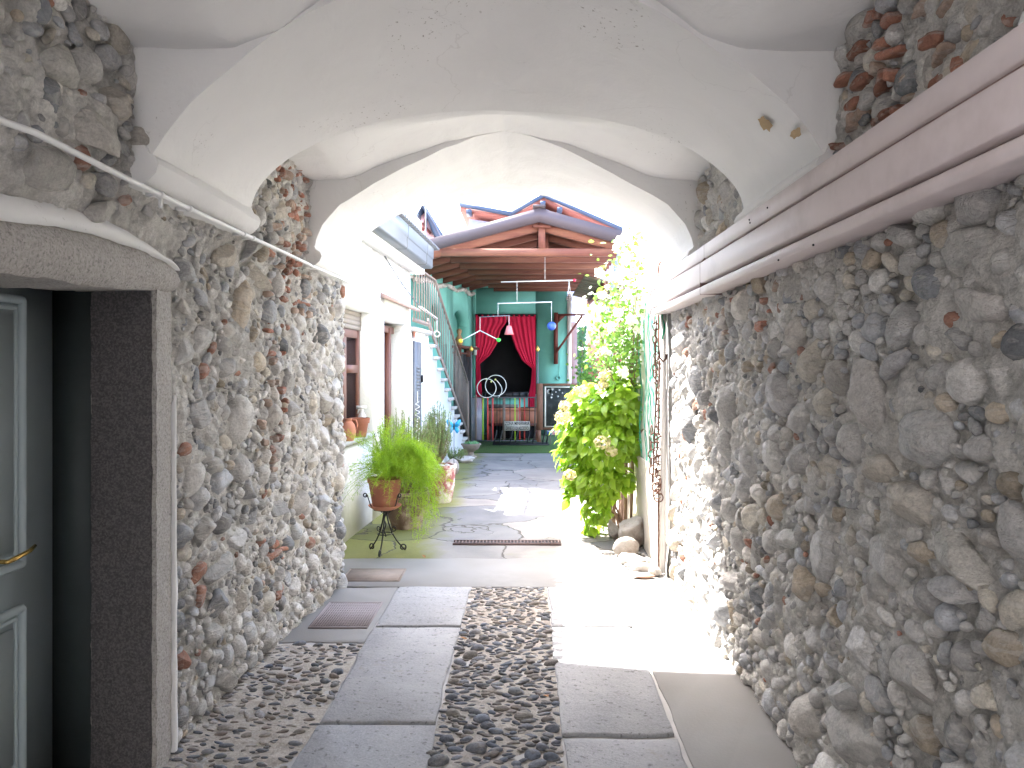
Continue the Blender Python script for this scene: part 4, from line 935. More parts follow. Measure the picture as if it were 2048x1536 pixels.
# bike rack
YR = 15.56; s_ = YR/FPX; t = Thing('bike_rack', 'low black bicycle rack lying on the green mat before the gate', 'bicycle rack', ((1040-VX)*s_,YR,.02))
for y in (YR,YR+.35): t.add('base_bar', MB().box(((985-VX)*s_,y-.015,.024),((1098-VX)*s_,y+.015,.055)), M['black'])
for px in (990,1001,1022,1033,1057,1068,1088,1096):
    x = (px-VX)*s_; t.add('hoop', MB().tube([(x-.03,YR,.05),(x+.02,YR+.08,.25),(x+.03,YR+.17,.31),(x+.02,YR+.27,.25),(x-.03,YR+.35,.05)],.011,8), M['black'], smooth=True)
# chalkboard
YB = 16.0; s_ = YB/FPX; bx = lambda px: (px-VX)*s_; bz = lambda py: CAM_H+(VY-py)*s_
t = Thing('chalkboard', 'chalkboard with chalk moon and stars in a brown wooden frame beside the gate', 'chalkboard', (bx(1125),YB,0))
t.add('frame', MB().box((bx(1073),YB,bz(860)),(bx(1086),YB+.06,bz(767))).box((bx(1168),YB,bz(860)),(bx(1180),YB+.06,bz(767))).box((bx(1086),YB,bz(772)),(bx(1168),YB+.06,bz(767))).box((bx(1086),YB,bz(860)),(bx(1168),YB+.06,bz(855))), M['frame'])
t.add('inner_frame', MB().box((bx(1089),YB-.01,bz(854)),(bx(1092),YB+.02,bz(773))).box((bx(1092),YB-.01,bz(775.5)),(bx(1166),YB+.02,bz(773))).box((bx(1092),YB-.01,bz(854)),(bx(1166),YB+.02,bz(852))), mat('pale_inner_frame', (.70,.66,.58), .6))
t.add('board', MB().box((bx(1086.5),YB+.021,bz(854.5)),(bx(1167.5),YB+.05,bz(772.5))), M['board'])
for px in (1078,1175): t.add('leg', MB().box((bx(px)-.04,YB+.005,.022),(bx(px)+.04,YB+.055,bz(860)-.001)), M['frame'])
ch = MB()
for (px,py,r) in ((1105,779,.018),(1119,780,.016),(1104,789,.014),(1112,784,.01),(1103,795,.015),(1116,793,.014),(1130,796,.014),(1125,786,.012),(1097,786,.012)):
    V = []; 
    for k in range(10): a = k*math.pi/5+.3; rr = r*(2 if k%2 else .8); V.append((bx(px)+rr*math.cos(a), YB+.017, bz(py)+rr*math.sin(a)))
    V2 = [(a,YB+.0205,c_) for a,_,c_ in V]; ch.add(V+V2, [tuple(range(10))]+[(k,10+k,10+(k+1)%10,(k+1)%10) for k in range(10)])
mo = [(bx(1099)+.05*math.cos(a), bz(783)+.05*math.sin(a)) for a in np.linspace(R(60), R(300), 14)]+[(bx(1099)+.022+.042*math.cos(a), bz(783)+.045*math.sin(a)) for a in np.linspace(R(290), R(70), 12)]
ch.prism(mo, YB+.0165, YB+.0205); t.add('chalk_drawing', ch, M['cotton'])
YP = 15.7; s_ = YP/FPX; px_ = lambda p: (p-VX)*s_; pz_ = lambda p: CAM_H+(VY-p)*s_
t = Thing('parking_sign', 'small white sign with a blue P square and red prohibition disc under the chalkboard', 'sign', (px_(1116),YP,pz_(866)))
t.add('plate', MB().box((px_(1094),YP,pz_(870)),(px_(1137),YP+.015,pz_(861.5))), M['pvc'])
t.add('blue_square', MB().box((px_(1094.5),YP-.004,pz_(869.6)),(px_(1102),YP-.001,pz_(862))), mat('sign_blue', (.02,.12,.45), .5)); addtext(t, 'P', .09, (px_(1098.2),YP-.006,pz_(865.8)), M['cotton'])
dsk = MB().ring((px_(1108),YP-.004,pz_(865.8)),.026,.006,(0,1,0),20,6).bar((px_(1108)-.02,YP-.004,pz_(865.8)+.02),(px_(1108)+.02,YP-.004,pz_(865.8)-.02),.004,.008); t.add('prohibition_disc', dsk, red)
ln = MB(); 
for k in range(8): ln.box((px_(1113+k*2.8),YP-.003,pz_(866.4)),(px_(1115+k*2.8),YP-.001,pz_(865)))
t.add('small_print', ln, M['greym'])
t.add('stake', MB().box((px_(1100),YP+.016,.022),(px_(1101.5),YP+.03,pz_(862))).box((px_(1132),YP+.016,.022),(px_(1133.5),YP+.03,pz_(862))), M['rail'])
# gallows bracket
YW = 17.9; s_ = YW/FPX; wx = lambda p: (p-VX)*s_; wz = lambda p: CAM_H+(VY-p)*s_
t = Thing('gallows_bracket', 'dark red wooden gallows bracket fixed to the right of the teal wall', 'bracket', (wx(1112),YW,wz(680)))
t.add('post', MB().box((wx(1108.5),YW,wz(728)),(wx(1116),YW+.29,wz(625))), M['woodred']); t.add('arm', MB().box((wx(1116.1),YW+.02,wz(631)),(wx(1170),YW+.10,wz(627.5))), M['woodred'])
t.add('gusset', MB().prism([(wx(1116.1),wz(631.2)),(wx(1131),wz(631.2)),(wx(1116.1),wz(646))], YW+.02, YW+.07), M['woodred'])
t.add('strut', MB().bar((wx(1112),YW-.02,wz(705)),(wx(1164),YW-.02,wz(632)),.05,.05), M['woodred'])
t = Thing('tall_maroon_post', 'tall maroon painted door post at the right edge of the teal wall', 'post', (wx(1138),18.6,0))
t.add('post', MB().box((1.06,18.55,0),(1.12,18.65,2.95)), M['woodred']); t.add('door_leaf', MB().box((1.121,18.56,.05),(1.26,18.63,2.7)), mat('mauve_door', (.27,.19,.21), .6)); 
# neighbour yard
t = Thing('side_wall_with_ivy', 'white side wall partly covered in dark ivy beyond the maroon post', 'wall', (1.4,19,0))
t.add('wall', MB().box((1.27,18.9,0),(1.53,19.2,3.0)), M['white'])
single('terracotta_house', MB().box((1.56,21,0),(4.5,25,2.9)).box((1.50,20.98,0),(1.6,21.0,.9)), M['coral'], 'coral red house glimpsed beyond the white wall through the roses', 'house')
t = Thing('lean_to_roof', 'weathered plank lean-to roof on the right below the timber porch roof', 'roof', (1.5,17.5,2.9))
pm = MB()
for k in range(9): 
    y = 14.6+k*.42; pm.bar((1.12,y,3.32),(2.6,y,2.95),.34,.03)
t.add('planks', pm, mat('grey_planks', (.30,.23,.16), .8, .3)); t.add('beam', MB().bar((1.5,14.4,3.15),(1.5,18.4,3.15),.08,.10).bar((2.2,14.4,2.98),(2.2,18.4,2.98),.08,.10), M['wood'])
t.add('post', MB().box((2.15,14.5,0),(2.25,14.6,2.93)), M['wood'])

# mobiles
s_ = 13/FPX; q = lambda px, py: (float((px-VX)*s_), 13.0, float(CAM_H+(VY-py)*s_))
t = Thing('hanging_mobile', 'large mobile of white rods with coloured balls and pink shade hanging under the timber roof', 'mobile', q(1090,520))
cords = MB()
for a, b in (((1090,512),(1090,561)),((1034,563),(1034,605)),((996,607),(996,633)),((1103,604),(1103,645)),((960,634),(960,661)),((1018,631),(1018,652)),((1138,560),(1136,588)),((1138,560),(1141,588))): cords.tube([q(*a),q(*b)],.004,5)
t.add('cords', cords, M['cotton'])
for a, b, m_, r in (((1002,564),(1148,560.5),M['cotton'],.010),((995,607),(1104,604),M['cotton'],.010),((959,634),(1020,631),M['greym'],.010),((960,661),(921,682),M['cotton'],.008),((960,661),(997,680),M['cotton'],.008)): t.add('rod', MB().tube([q(*a),q(*b)],r,8), m_, smooth=True)
for (px,py,r,c_,nm) in ((921,682,.037,(.85,.55,.02),'yellow'),(997,680,.037,(.05,.60,.06),'green'),(1149,560.5,.027,(.75,.02,.08),'red'),(1103,652,.077,(.04,.10,.42),'blue')):
    t.add('ball', MB().sphere(q(px,py), r, n=3), mat(nm+'_ball', c_, .35, .1, bmp=0, coat=.3), smooth=True, label=nm+' ball')
t.add('shade', MB().lathe([(.035,.08),(.048,.03),(.062,-.03),(.074,-.07),(.070,-.07),(.03,.075)], q(1018,661), 30, .08, 14), mat('pink_shade', (.72,.20,.20), .7, .2, 30), smooth=True, label='pink pleated lamp shade')
lc = q(1138.5,597); t.add('cage_lantern', MB().ring(lc,.045,.006,(0,1,0),20).ring(lc,.045,.006,(1,0,0),20).lathe([(.02,.03),(.03,.05),(.03,.075),(.01,.085)],lc,12).ring(lc,.03,.005,(0,0,1)), M['rail'], smooth=True)
# hoops
t = Thing('hoop_ornament', 'white wire hoops with small yellow beads standing at the left of the barred gate', 'ornament', (gx(992),YG-.1,1))
for px, py, r in ((992,771,.222),(974,776,.20)): t.add('hoop', MB().ring((gx(px),YG-.1-(992-px)*.004,gz(py)),r,.009,(0,1,0),40,6), M['cotton'], smooth=True)
t.add('hoop', MB().tube([(gx(993)+.0+.12*math.sin(a*1.5), YG-.11, gz(760)-a*.2) for a in np.linspace(0, 1.9, 14)],.009,6), M['cotton'], smooth=True)
for px, py in ((991,759),(973,758),(983,763)): t.add('bead', MB().sphere((gx(px),YG-.12,gz(py)),.022,n=2), mat('bead_yellow', (.65,.65,.2), .4, bmp=0), smooth=True)
t.add('stake', MB().tube([(gx(984),YG-.1,.022),(gx(984),YG-.1,gz(790))],.008,6), M['greym'])

# ------------------------------------------------------------------ FAR HOUSES
s_ = 28/FPX; q2 = lambda px, py: (float((px-VX)*s_), float(CAM_H+(VY-py)*s_))
t = Thing('lilac_house', 'tall lilac house with blue-edged roof and coral soffit rising behind the porch roof', 'house', (0,30,0))
gab = [q2(938,760),q2(938,438),q2(1022,450),q2(1087,416),q2(1235,480),q2(1235,760)]; t.add('wall', MB().prism(gab, 28, 36), M['lilac'])
def edge(a, b, th_, y0, y1, matl, nm, par=None, dy=0):
    A, B = q2(*a), q2(*b); A = (A[0],A[1]+dy); B = (B[0],B[1]+dy); return t.add(nm, MB().prism([A,B,(B[0],B[1]+th_),(A[0],A[1]+th_)], y0, y1), matl, parent=par)
for a, b in (((921,424),(1022,443)),((1022,443),(1087,406)),((1087,406),(1243,474))):
    r_ = edge(a, b, .13, 27.7, 36.3, M['coral'], 'roof_soffit'); edge(a, b, .15, 27.6, 36.4, M['blueroof'], 'roof_edge', r_, .132)
for px, py in ((940,430),(1085,414),(1118,426)): A = q2(px,py); t.add('rafter_end', MB().box((A[0]-.09,27.3,A[1]-.07),(A[0]+.09,28,A[1]+.07)), M['blueroof'])
A = q2(1082,425); t.add('arched_window', MB().prism([(A[0]-.22,A[1]-.3)]+[(A[0]-.22*math.cos(k), A[1]+.17*math.sin(k)) for k in np.linspace(0, math.pi, 12)]+[(A[0]+.22,A[1]-.3)], 27.95, 27.999), M['glassd'])
for (x0_,x1_,y0_,y1_) in ((1034,1048,417,440),(1135,1148,423,436)): a = q2(x0_,y1_); b = q2(x1_,y0_); t.add('chimney', MB().box((a[0],30,a[1]-.5),(b[0],30.3,b[1])).box((a[0]-.04,29.96,b[1]),(b[0]+.04,30.34,b[1]+.05)), M['brickp'])
s_ = 22/FPX; t = Thing('gabled_outhouse', 'narrow pink gabled house with slate-blue roof edges far left above the gutter', 'house', (-3,23,0))
gq = lambda px, py: (float((px-VX)*s_), float(CAM_H+(VY-py)*s_))
t.add('wall', MB().prism([gq(842,700),gq(842,432),gq(850,425),gq(866,470),gq(866,700)], 22, 27), mat('pink_render', (.60,.33,.33), .9))
for a, b in (((838,440),(848,415)),((848,415),(869,472))): A, B = gq(*a), gq(*b); t.add('roof_edge', MB().prism([A,B,(B[0]+.05,B[1]+.06),(A[0]-.03,A[1]+.06)], 21.6, 27.2), M['blueroof'])
t.add('timber_bracing', MB().bar((gq(844,448)[0],21.9,gq(844,448)[1]),(gq(862,468)[0],21.9,gq(862,468)[1]),.05,.08).bar((gq(845,462)[0],21.95,gq(845,462)[1]),(gq(854,436)[0],21.95,gq(854,436)[1]),.05,.08), M['woodred'])
single('aerial_mast', MB().tube([(gq(857,470)[0],21.4,0),(gq(857,380)[0],21.4,gq(857,405)[1])],.02,6), M['greym'], 'thin aerial mast beside the pink gabled house far left', 'mast', loc=(gq(857,470)[0],21.4,0))
s_ = 20/FPX; t = Thing('far_white_house', 'white house with roof terrace far left behind the gutter', 'house', (-4,20,0))
t.add('wall', MB().box((-8,20,0),((833-VX)*s_,24,CAM_H+(VY-452)*s_)), M['white']); 
rl = MB(); z0 = CAM_H+(VY-452)*s_
for k in range(12): x = (780-VX)*s_+k*.06; rl.box((x-.012,20.02,z0),(x+.012,20.05,z0+.28))
rl.box(((778-VX)*s_,20.01,z0+.281),((836-VX)*s_,20.06,z0+.32)); t.add('terrace_railing', rl, M['zinc'])
# ------------------------------------------------------------------ RIGHT SIDE OF THE COURTYARD
def wallgrid(x, y0, y1, z0, z1, seed):
    yy = np.arange(y0, y1+.01, .06); zz = np.arange(z0, z1+.01, .06); Y, Z = np.meshgrid(yy, zz, indexing='ij'); p = np.c_[Y.ravel()*2, Z.ravel()*2, np.full(Y.size, seed)]
    return np.stack([x+.015*fbm(p, 3, seed).reshape(Y.shape), Y, Z], -1)
t = Thing('garden_wall', 'white plastered garden wall carrying the green trellis on the right', 'wall', (1.1,8,0))
t.add('wall', MB().grid(wallgrid(1.07, 5.72, 8.3, -.02, 3.3, 2)).box((1.10,5.75,-.02),(1.35,8.3,3.3)), M['white'], smooth=True)
t.add('low_wall', MB().grid(wallgrid(1.09, 8.3, 13.2, -.02, 1.3, 3)).box((1.12,8.31,-.02),(1.32,13.2,1.3)), M['white'], smooth=True)
t.add('render_base', MB().grid(wallgrid(1.04, 5.95, 8.2, -.02, .78, 5)[:, :]).add([(1.04,5.95,-.02),(1.07,5.95,-.02),(1.07,5.95,.78),(1.04,5.95,.78)],[(0,1,2,3)]).add([(1.04,5.95,.76),(1.07,5.95,.76),(1.07,8.2,.76),(1.04,8.2,.76)],[(0,1,2,3)]), mat('beige_render', (.45,.41,.35), .9, .2, 5, .5, 30), smooth=True)
single('wall_pipe', MB().tube([(1.045,5.80,.02),(1.045,5.80,2.0)],.022,12), mat('whitish_pipe', (.55,.53,.51), .6, .1), 'upright whitish pipe on the wall corner behind the rusty chains', 'pipe', True, loc=(1.045,5.8,0))
rg = np.random.default_rng(5)
lat = MB()
for k in range(8):
    y0 = 5.95+k*.2; z0 = .75+rg.uniform(-.1,.2)
    for sgn in (-1, 1):
        pts = []
        for z in np.arange(z0, 2.25, .07): pts.append((1.045-.01*math.sin(z*9+k), y0+sgn*(.045*math.sin(z*14+k*.3))+.1*math.sin(z+k), z))
        lat.tube(pts, .0035, 4)
single('green_trellis', lat, mat('green_plastic_mesh', (.03,.30,.20), .5, .2), 'sagging green plastic mesh hanging on the white garden wall', 'trellis', loc=(1.045,6.6,.7))
single('green_strap', MB().grid(np.array([[(1.03+.01*math.sin(k*.8)+.006*j, 5.74+j*.018-.008*j*k/12, 2.08-.30*k/14) for k in range(15)] for j in range(4)])), mat('green_fabric', (.01,.32,.16), .7), 'bright green strap hanging below the end of the pink metal casing', 'strap', True, loc=(1.03,5.74,2.08))

# rusty chains
def link(mb, c, L, w_, r, ang):
    n = 20; pts = []
    for k in range(n+1):
        a = 2*math.pi*k/n; u = w_*math.cos(a); v = L*math.sin(a)
        pts.append((c[0]+u*math.cos(ang), c[1]+u*math.sin(ang), c[2]+v))
    mb.tube(pts, r, 6, cap=False)
def PX(px, py, Y=5.78): return P(px, py, Y)
t = Thing('rusty_chains', 'rusty iron hooks and chains hanging beside the end of the pink metal casing', 'chain', tuple(PX(1316,600)))
mb = MB(); 
for (x0, ya, yb_, st_, seed) in ((1309,640,700,13,1),(1311,700,770,12,3),(1316,720,862,12,2),(1304,860,960,16,4),(1314,862,1000,14,5),(1319,905,985,15,8)):
    rg = np.random.default_rng(seed); k = 0; y = ya
    while y < yb_:
        big_ = y > 855; L = (.036 if big_ else .032); W = (.034 if big_ else .020)
        link(mb, PX(x0+rg.normal(0,1.2)+ (k%2)*1.5, y, 5.76+.02*(seed%3)), L, W, .0045, (0.2 if k%2 else 1.25)+rg.normal(0,.25)); y += st_; k += 1
t.add('links', mb, M['rust'], smooth=True)
t.add('hook_rod', MB().tube([PX(1322,522,5.95),PX(1318,530,5.95),PX(1316,548,5.95),PX(1316,560,5.95),PX(1317,640,5.95),PX(1318,700),PX(1320,716),PX(1326,723),PX(1332,718),PX(1333,708)],.008,8), M['rust'], smooth=True)
t.add('rod', MB().tube([PX(1313,640),PX(1311,700),PX(1312,800),PX(1306,955)],.006,6), M['rust'], smooth=True)
t.add('rod', MB().tube([PX(1310,880,5.74),PX(1322,872,5.74),PX(1318,870,5.74),PX(1317,860,5.74),PX(1319,720,5.74)],.007,6), M['rust'], smooth=True)
t.add('ring', MB().ring(PX(1317,995), .034, .005, (.2,1,0)), M['rust'], smooth=True); t.add('ring', MB().ring(PX(1313,975), .034, .005, (.4,1,0.1)), M['rust'], smooth=True)
t.add('twisted_rod', MB().tube([PX(1317+.4*math.sin(k), 996+k*5.0) for k in range(29)],[.006+.0015*(k%2) for k in range(29)],6).box(PX(1315,1141)-[.0,.01,0],PX(1320,1136)+[0,.01,0]), M['rust'], smooth=True)

# stones by the hydrangea
def rockthing(nm, label, cat, px, py, sc, seed, m_, rot=0, amp=.22, cuts=5, grp='stones at the foot of the hydrangea'):
    Y = CAM_H*FPX/(py-VY); X = (px-VX)/FPX*Y
    o = single(nm, MB().rock((X, Y, sc[2]*.75), sc, seed, 4, amp, cuts, rot), m_, label, cat, True, grp, loc=(X,Y,0)); return o
rockthing('stone', 'large brown rough stone against the garden wall under the hydrangea', 'stone', 1262, 1092, (.15,.12,.15), 4, M['rockg'], .3)
rockthing('stone', 'smooth grey disc-shaped stone leaning in front of the brown stone', 'stone', 1252, 1110, (.115,.06,.085), 9, M['rockg'], .2, .05, 1)
rockthing('stone', 'white bumpy stone in full sun in front of the grey disc stone', 'stone', 1262, 1128, (.10,.08,.05), 14, M['rockw'])
rockthing('stone', 'flat white stone nearest the viewer beneath the hydrangea', 'stone', 1276, 1140, (.11,.07,.04), 15, M['rockw'], .3)
rockthing('stone', 'small pale stone at the wall foot near the twisted rod', 'stone', 1310, 1152, (.06,.05,.045), 17, M['rockw'], .3)
rockthing('stone', 'dark earthy stone at the roots of the hydrangea', 'stone', 1228, 1076, (.06,.06,.10), 18, M['rockg'], .3)
Y = CAM_H*FPX/(1158-VY); X = (1287-VX)/FPX*Y
single('clay_shard', MB().rock((X,Y,.02),(.085,.035,.014),8,3,.2,2), mat('tan_clay', (.45,.27,.19), .8), 'tan clay shard lying on the sunlit paving below the chains', 'shard', True, loc=(X,Y,0))
pg_ = MB(); rg = np.random.default_rng(2)
for k in range(60):
    a = (1.0-rg.uniform(0,.16), rg.uniform(6.0,6.9)); pg_.rock((a[0],a[1],.012),(.02,.018,.012),k,1)
single('gravel', pg_, M['rockw'], None, None, True, kind='stuff')

# ------------------------------------------------------------------ PLANTS
def frames(nrm, tang):
    n = nrm/np.linalg.norm(nrm, axis=1)[:, None]; t = tang - n*(tang*n).sum(1)[:, None]; t /= np.linalg.norm(t, axis=1)[:, None]+1e-9
    return t, np.cross(n, t), n
def leaves(mb, pos, nrm, tang, L, W, seed=0, fold=.25, curl=.3):
    """ovate leaves: 5 rows x 3 columns"""
    rg = np.random.default_rng(seed); t, b, n = frames(nrm, tang); N_ = len(pos)
    rows = [(0,.04),(.18,.72),(.45,1.0),(.75,.62),(1.0,.02)]; V = []
    for (a, w_) in rows:
        for c in (-1, 0, 1):
            u = a*L; v = c*w_*W*.5; z = abs(c)*fold*w_*W*.5 - curl*a*a*L + (.03*L*np.sin(a*7+seed))
            V.append(pos + t*np.asarray(u)[:, None] + b*np.asarray(v)[:, None] + n*np.asarray(z)[:, None])
    V = np.stack(V, 1); base = []
    for r in range(4):
        for c in range(2): base.append((r*3+c, r*3+c+1, (r+1)*3+c+1, (r+1)*3+c))
    F = (np.array(base)[None]+ (np.arange(N_)*15)[:, None, None]).reshape(-1, 4)
    col = np.repeat(rg.uniform(0,1,N_), 15)
    mb.add(V.reshape(-1,3), F, np.c_[col,col,col,np.ones_like(col)]); return mb
def needles(mb, pos, d, L, w_, seed=0, cv=None):
    rg = np.random.default_rng(seed); N_ = len(pos); s = np.cross(d, rg.normal(size=(N_,3))); s /= np.linalg.norm(s, axis=1)[:, None]+1e-9
    V = np.stack([pos - s*w_*.5, pos + s*w_*.5, pos + d*np.asarray(L)[:, None]], 1); F = np.arange(N_*3).reshape(-1,3)
    col = np.repeat(rg.uniform(0,1,N_) if cv is None else np.clip(cv+rg.normal(0,.12,N_),0,1), 3); mb.add(V.reshape(-1,3), F, np.c_[col,col,col,np.ones_like(col)]); return mb
M['hyd'] = leafmat('hydrangea_leaf', (.06,.18,.018), (.34,.50,.05), .42, .3)
M['roself'] = leafmat('rose_leaf', (.04,.13,.02), (.15,.28,.045), .35)
M['fern'] = leafmat('asparagus_fern', (.07,.24,.01), (.30,.44,.02), .4, .6)
M['rosm'] = leafmat('rosemary_needles', (.09,.16,.045), (.20,.28,.11), .35, .7)
M['petal'] = leafmat('white_petal', (.62,.64,.5), (.8,.8,.74), .3, .6)
M['hydfl'] = leafmat('greenish_cream_floret', (.36,.40,.14), (.55,.48,.30), .3, .6)
M['ivy'] = leafmat('dark_ivy', (.02,.09,.05), (.05,.17,.08), .2)
M['succ'] = leafmat('succulent', (.05,.16,.06), (.10,.26,.10), .2)

# hydrangea
rg = np.random.default_rng(12); Yh = 7.25; sh_ = Yh/FPX
blobs = [(1243,800,52),(1185,808,45),(1150,850,36),(1145,905,34),(1165,950,36),(1205,880,62),(1252,880,42),(1200,960,42),(1190,1015,30),(1185,1052,16),(1235,960,28),(1280,830,26),(1225,760,26),(1160,800,24),(1137,838,14),(1144,888,18),(1140,985,13)]
pos = []; nr = []
wts = np.array([b[2]**2 for b in blobs], float); wts /= wts.sum()
for _ in range(2100):
    b = blobs[rg.choice(len(blobs), p=wts)]; d = rg.normal(size=3); d /= np.linalg.norm(d); r = b[2]*sh_*rg.uniform(.55,1.0)
    if rg.random() < .7: d[1] = -abs(d[1])
    c = P(b[0], b[1], Yh); p_ = c + d*r*np.array([1,1.1,1]); 
    if p_[0] > 1.02: continue
    if p_[2] < .04: continue
    pos.append(p_); nr.append(d*.6+np.array([-.35,-.15,.75])+rg.normal(0,.42,3))
pos = np.array(pos); nr = np.array(nr); ctr = P(1225, 900, Yh)
tg = (pos-ctr)*np.array([1,1,.3])+rg.normal(0,.12,(len(pos),3))+np.array([-.05,-.08,-.16]); n_ = len(pos); L = rg.uniform(.06,.14,n_)
t = Thing('hydrangea_bush', 'large hydrangea bush with bright green leaves and fading cream flower heads on the right', 'bush', (1.0,7.6,0))
t.add('foliage', leaves(MB(), pos, nr, tg, L, L*.62, 3, .25, .28), M['hyd'], smooth=True)
stm = MB()
for k in range(14):
    b = blobs[k % len(blobs)]; e = P(b[0]+rg.uniform(-10,10), b[1], Yh+rg.uniform(-.1,.15)); s0 = np.array([.93+rg.uniform(-.06,.08), 7.6+rg.uniform(-.08,.08), 0]); e[0] = min(e[0], .98)
    m_ = s0*.5+e*.5+np.array([.03,.1,.05]); stm.tube([s0, s0*.6+m_*.4+[0,0,.05], m_, e], [.012,.011,.009,.004], 6)
t.add('stem', stm, M['bark'], smooth=True)
for i, (px,py,r) in enumerate(((1165,783,.062),(1125,835,.075),(1130,812,.05),(1205,885,.072),(1222,903,.052),(1140,950,.052),(1286,905,.05),(1210,752,.055),(1206,770,.04))):
    c = P(px,py,Yh-.38 if px < 1280 else Yh-.1); N_ = 90; d = rg.normal(size=(N_,3)); d /= np.linalg.norm(d, axis=1)[:, None]; m_ = MB()
    leaves(m_, c+d*r*np.array([1,.8,.8]), d+rg.normal(0,.3,(N_,3)), rg.normal(size=(N_,3)), np.full(N_,.026), np.full(N_,.026), i, .2, .2); m_.c[-1][:, :3] = m_.c[-1][:, :3]
    fl = t.add('flower_head', m_, M['hydfl'], smooth=True)

# climbing rose
rg = np.random.default_rng(77)
t = Thing('climbing_rose', 'tall climbing rose with white blooms reaching up the wall behind the hydrangea', 'climbing rose', (1.0,7.9,0))
canes = MB(); tips = []
bases = [(1.0,7.9,0),(.98,8.0,0),(1.0,7.7,0)]
targ = [(1245,500),(1265,480),(1290,500),(1310,540),(1230,540),(1215,580),(1200,610),(1195,650),(1210,690),(1250,560),(1280,580),(1300,620),(1260,640),(1240,600),(1190,700),(1225,650),(1318,600),(1275,520),(1290,680),(1205,550),(1228,720),(1265,700)]
for i, (px, py) in enumerate(targ):
    Y = rg.uniform(6.5, 7.7); e = P(px, py, Y); e[0] = min(e[0], 1.02); b = np.array(bases[i % 3]); mid = np.array([.98, 7.4, rg.uniform(.9,1.5)]); 
    pts = [b*(1-u)**2+2*mid*u*(1-u)+e*u*u + np.r_[rg.normal(0,.012,3)] for u in np.linspace(0,1,12)]; canes.tube(pts, np.linspace(.011,.003,12), 5)
    for u in np.linspace(.45, 1, 24): tips.append(b*(1-u)**2+2*mid*u*(1-u)+e*u*u)
t.add('cane', canes, M['bark'], smooth=True)
t.add('cane', MB().tube([P(1262,1035,7.5),P(1266,920,7.4),P(1275,868,7.2),P(1290,858,6.9),P(1300,868,6.6),P(1302,900,6.5)],[.016,.015,.014,.012,.01,.008],8).tube([P(1275,1035,7.7),P(1277,930,7.6),P(1275,870,7.5),P(1268,740,7.4),P(1263,700,7.3)],[.022,.02,.016,.012,.01],8), M['bark'], smooth=True)
pos = []
for tp in tips:
    for _ in range(4): pos.append(tp + rg.normal(0,.075,3)*np.array([1,1,1]))
env = [(1250,540,45),(1285,530,35),(1222,610,42),(1210,660,32),(1265,620,48),(1300,570,30),(1240,690,40),(1300,640,28),(1205,700,28),(1280,480,22),(1245,490,14)]
for (px,py,r) in env:
    c = P(px,py,7.0)
    for _ in range(int(r*2.6)): pos.append(c+rg.normal(0,.45,3)*r*7.0/FPX*np.array([1.2,1.6,1.2]))
pos = np.array(pos); pos = pos[(pos[:,0] < 1.05) & (pos[:,2] > .9)]; n_ = len(pos)
L = rg.uniform(.03,.065,n_); t.add('foliage', leaves(MB(), pos, rg.normal(0,.6,(n_,3))+np.array([-.3,-.3,.8]), rg.normal(size=(n_,3)), L, L*.72, 6, .15, .15), M['roself'], smooth=True)
for (px,py,r) in ((1198,546,.040),(1243,548,.045),(1226,558,.045),(1240,482,.045),(1232,498,.035),(1258,590,.05),(1277,600,.055),(1290,560,.04),(1268,545,.04),(1222,655,.045),(1212,705,.04),(1246,745,.05),(1262,640,.05),(1284,625,.045),(1300,600,.04),(1205,590,.035),(1250,520,.035),(1236,627,.04),(1295,530,.035),(1275,660,.035)):
    c = P(px,py,6.75 if px < 1290 else 6.4); N_ = 26; fl = MB(); d = rg.normal(size=(N_,3))+np.array([-.2,-.5,.3]); d /= np.linalg.norm(d, axis=1)[:, None]
    leaves(fl, c+d*r*.35, d*.6+rg.normal(0,.4,(N_,3)), d+rg.normal(0,.5,(N_,3)), np.full(N_,r*1.0), np.full(N_,r*1.0), 4, .3, -.3); t.add('bloom', fl, M['petal'], smooth=True)

# ivy on the side wall
n_ = 420; rg = np.random.default_rng(8); pos = np.c_[rg.uniform(1.30,1.50,n_), np.full(n_,18.87), rg.uniform(1.0,2.6,n_)]; pos[:,0] += .05*np.sin(pos[:,2]*5)
m_ = MB(); leaves(m_, pos, rg.normal(0,.3,(n_,3))+np.array([0,-1,.2]), rg.normal(size=(n_,3)), rg.uniform(.06,.11,n_), rg.uniform(.06,.1,n_), 2)
tt = Thing('ivy', 'dark green ivy climbing the narrow white side wall past the teal house', 'ivy', (1.4,18.87,0)); tt.add('foliage', m_, M['ivy']); tt.add('stem', MB().tube([(1.4,18.87,.0),(1.38,18.87,1.0),(1.42,18.88,2.5)],.02,6), M['bark'])
# background shrubs in the neighbour yard
n_ = 700; c = P(1180, 760, 14.5); pos = c+rg.normal(0,1,(n_,3))*np.array([.14,.3,.35]); m_ = MB(); leaves(m_, pos, rg.normal(0,.5,(n_,3))+np.array([0,-.3,.8]), rg.normal(size=(n_,3)), rg.uniform(.05,.09,n_), rg.uniform(.04,.07,n_), 2)
tt = Thing('yard_shrub', 'loose green shrub behind the low wall between the ivy and the roses', 'shrub', (c[0],14.5,0)); tt.add('foliage', m_, M['roself']); tt.add('stem', MB().tube([(c[0],14.5,0),(c[0]+.03,14.5,1.4)],.02,6), M['bark'])

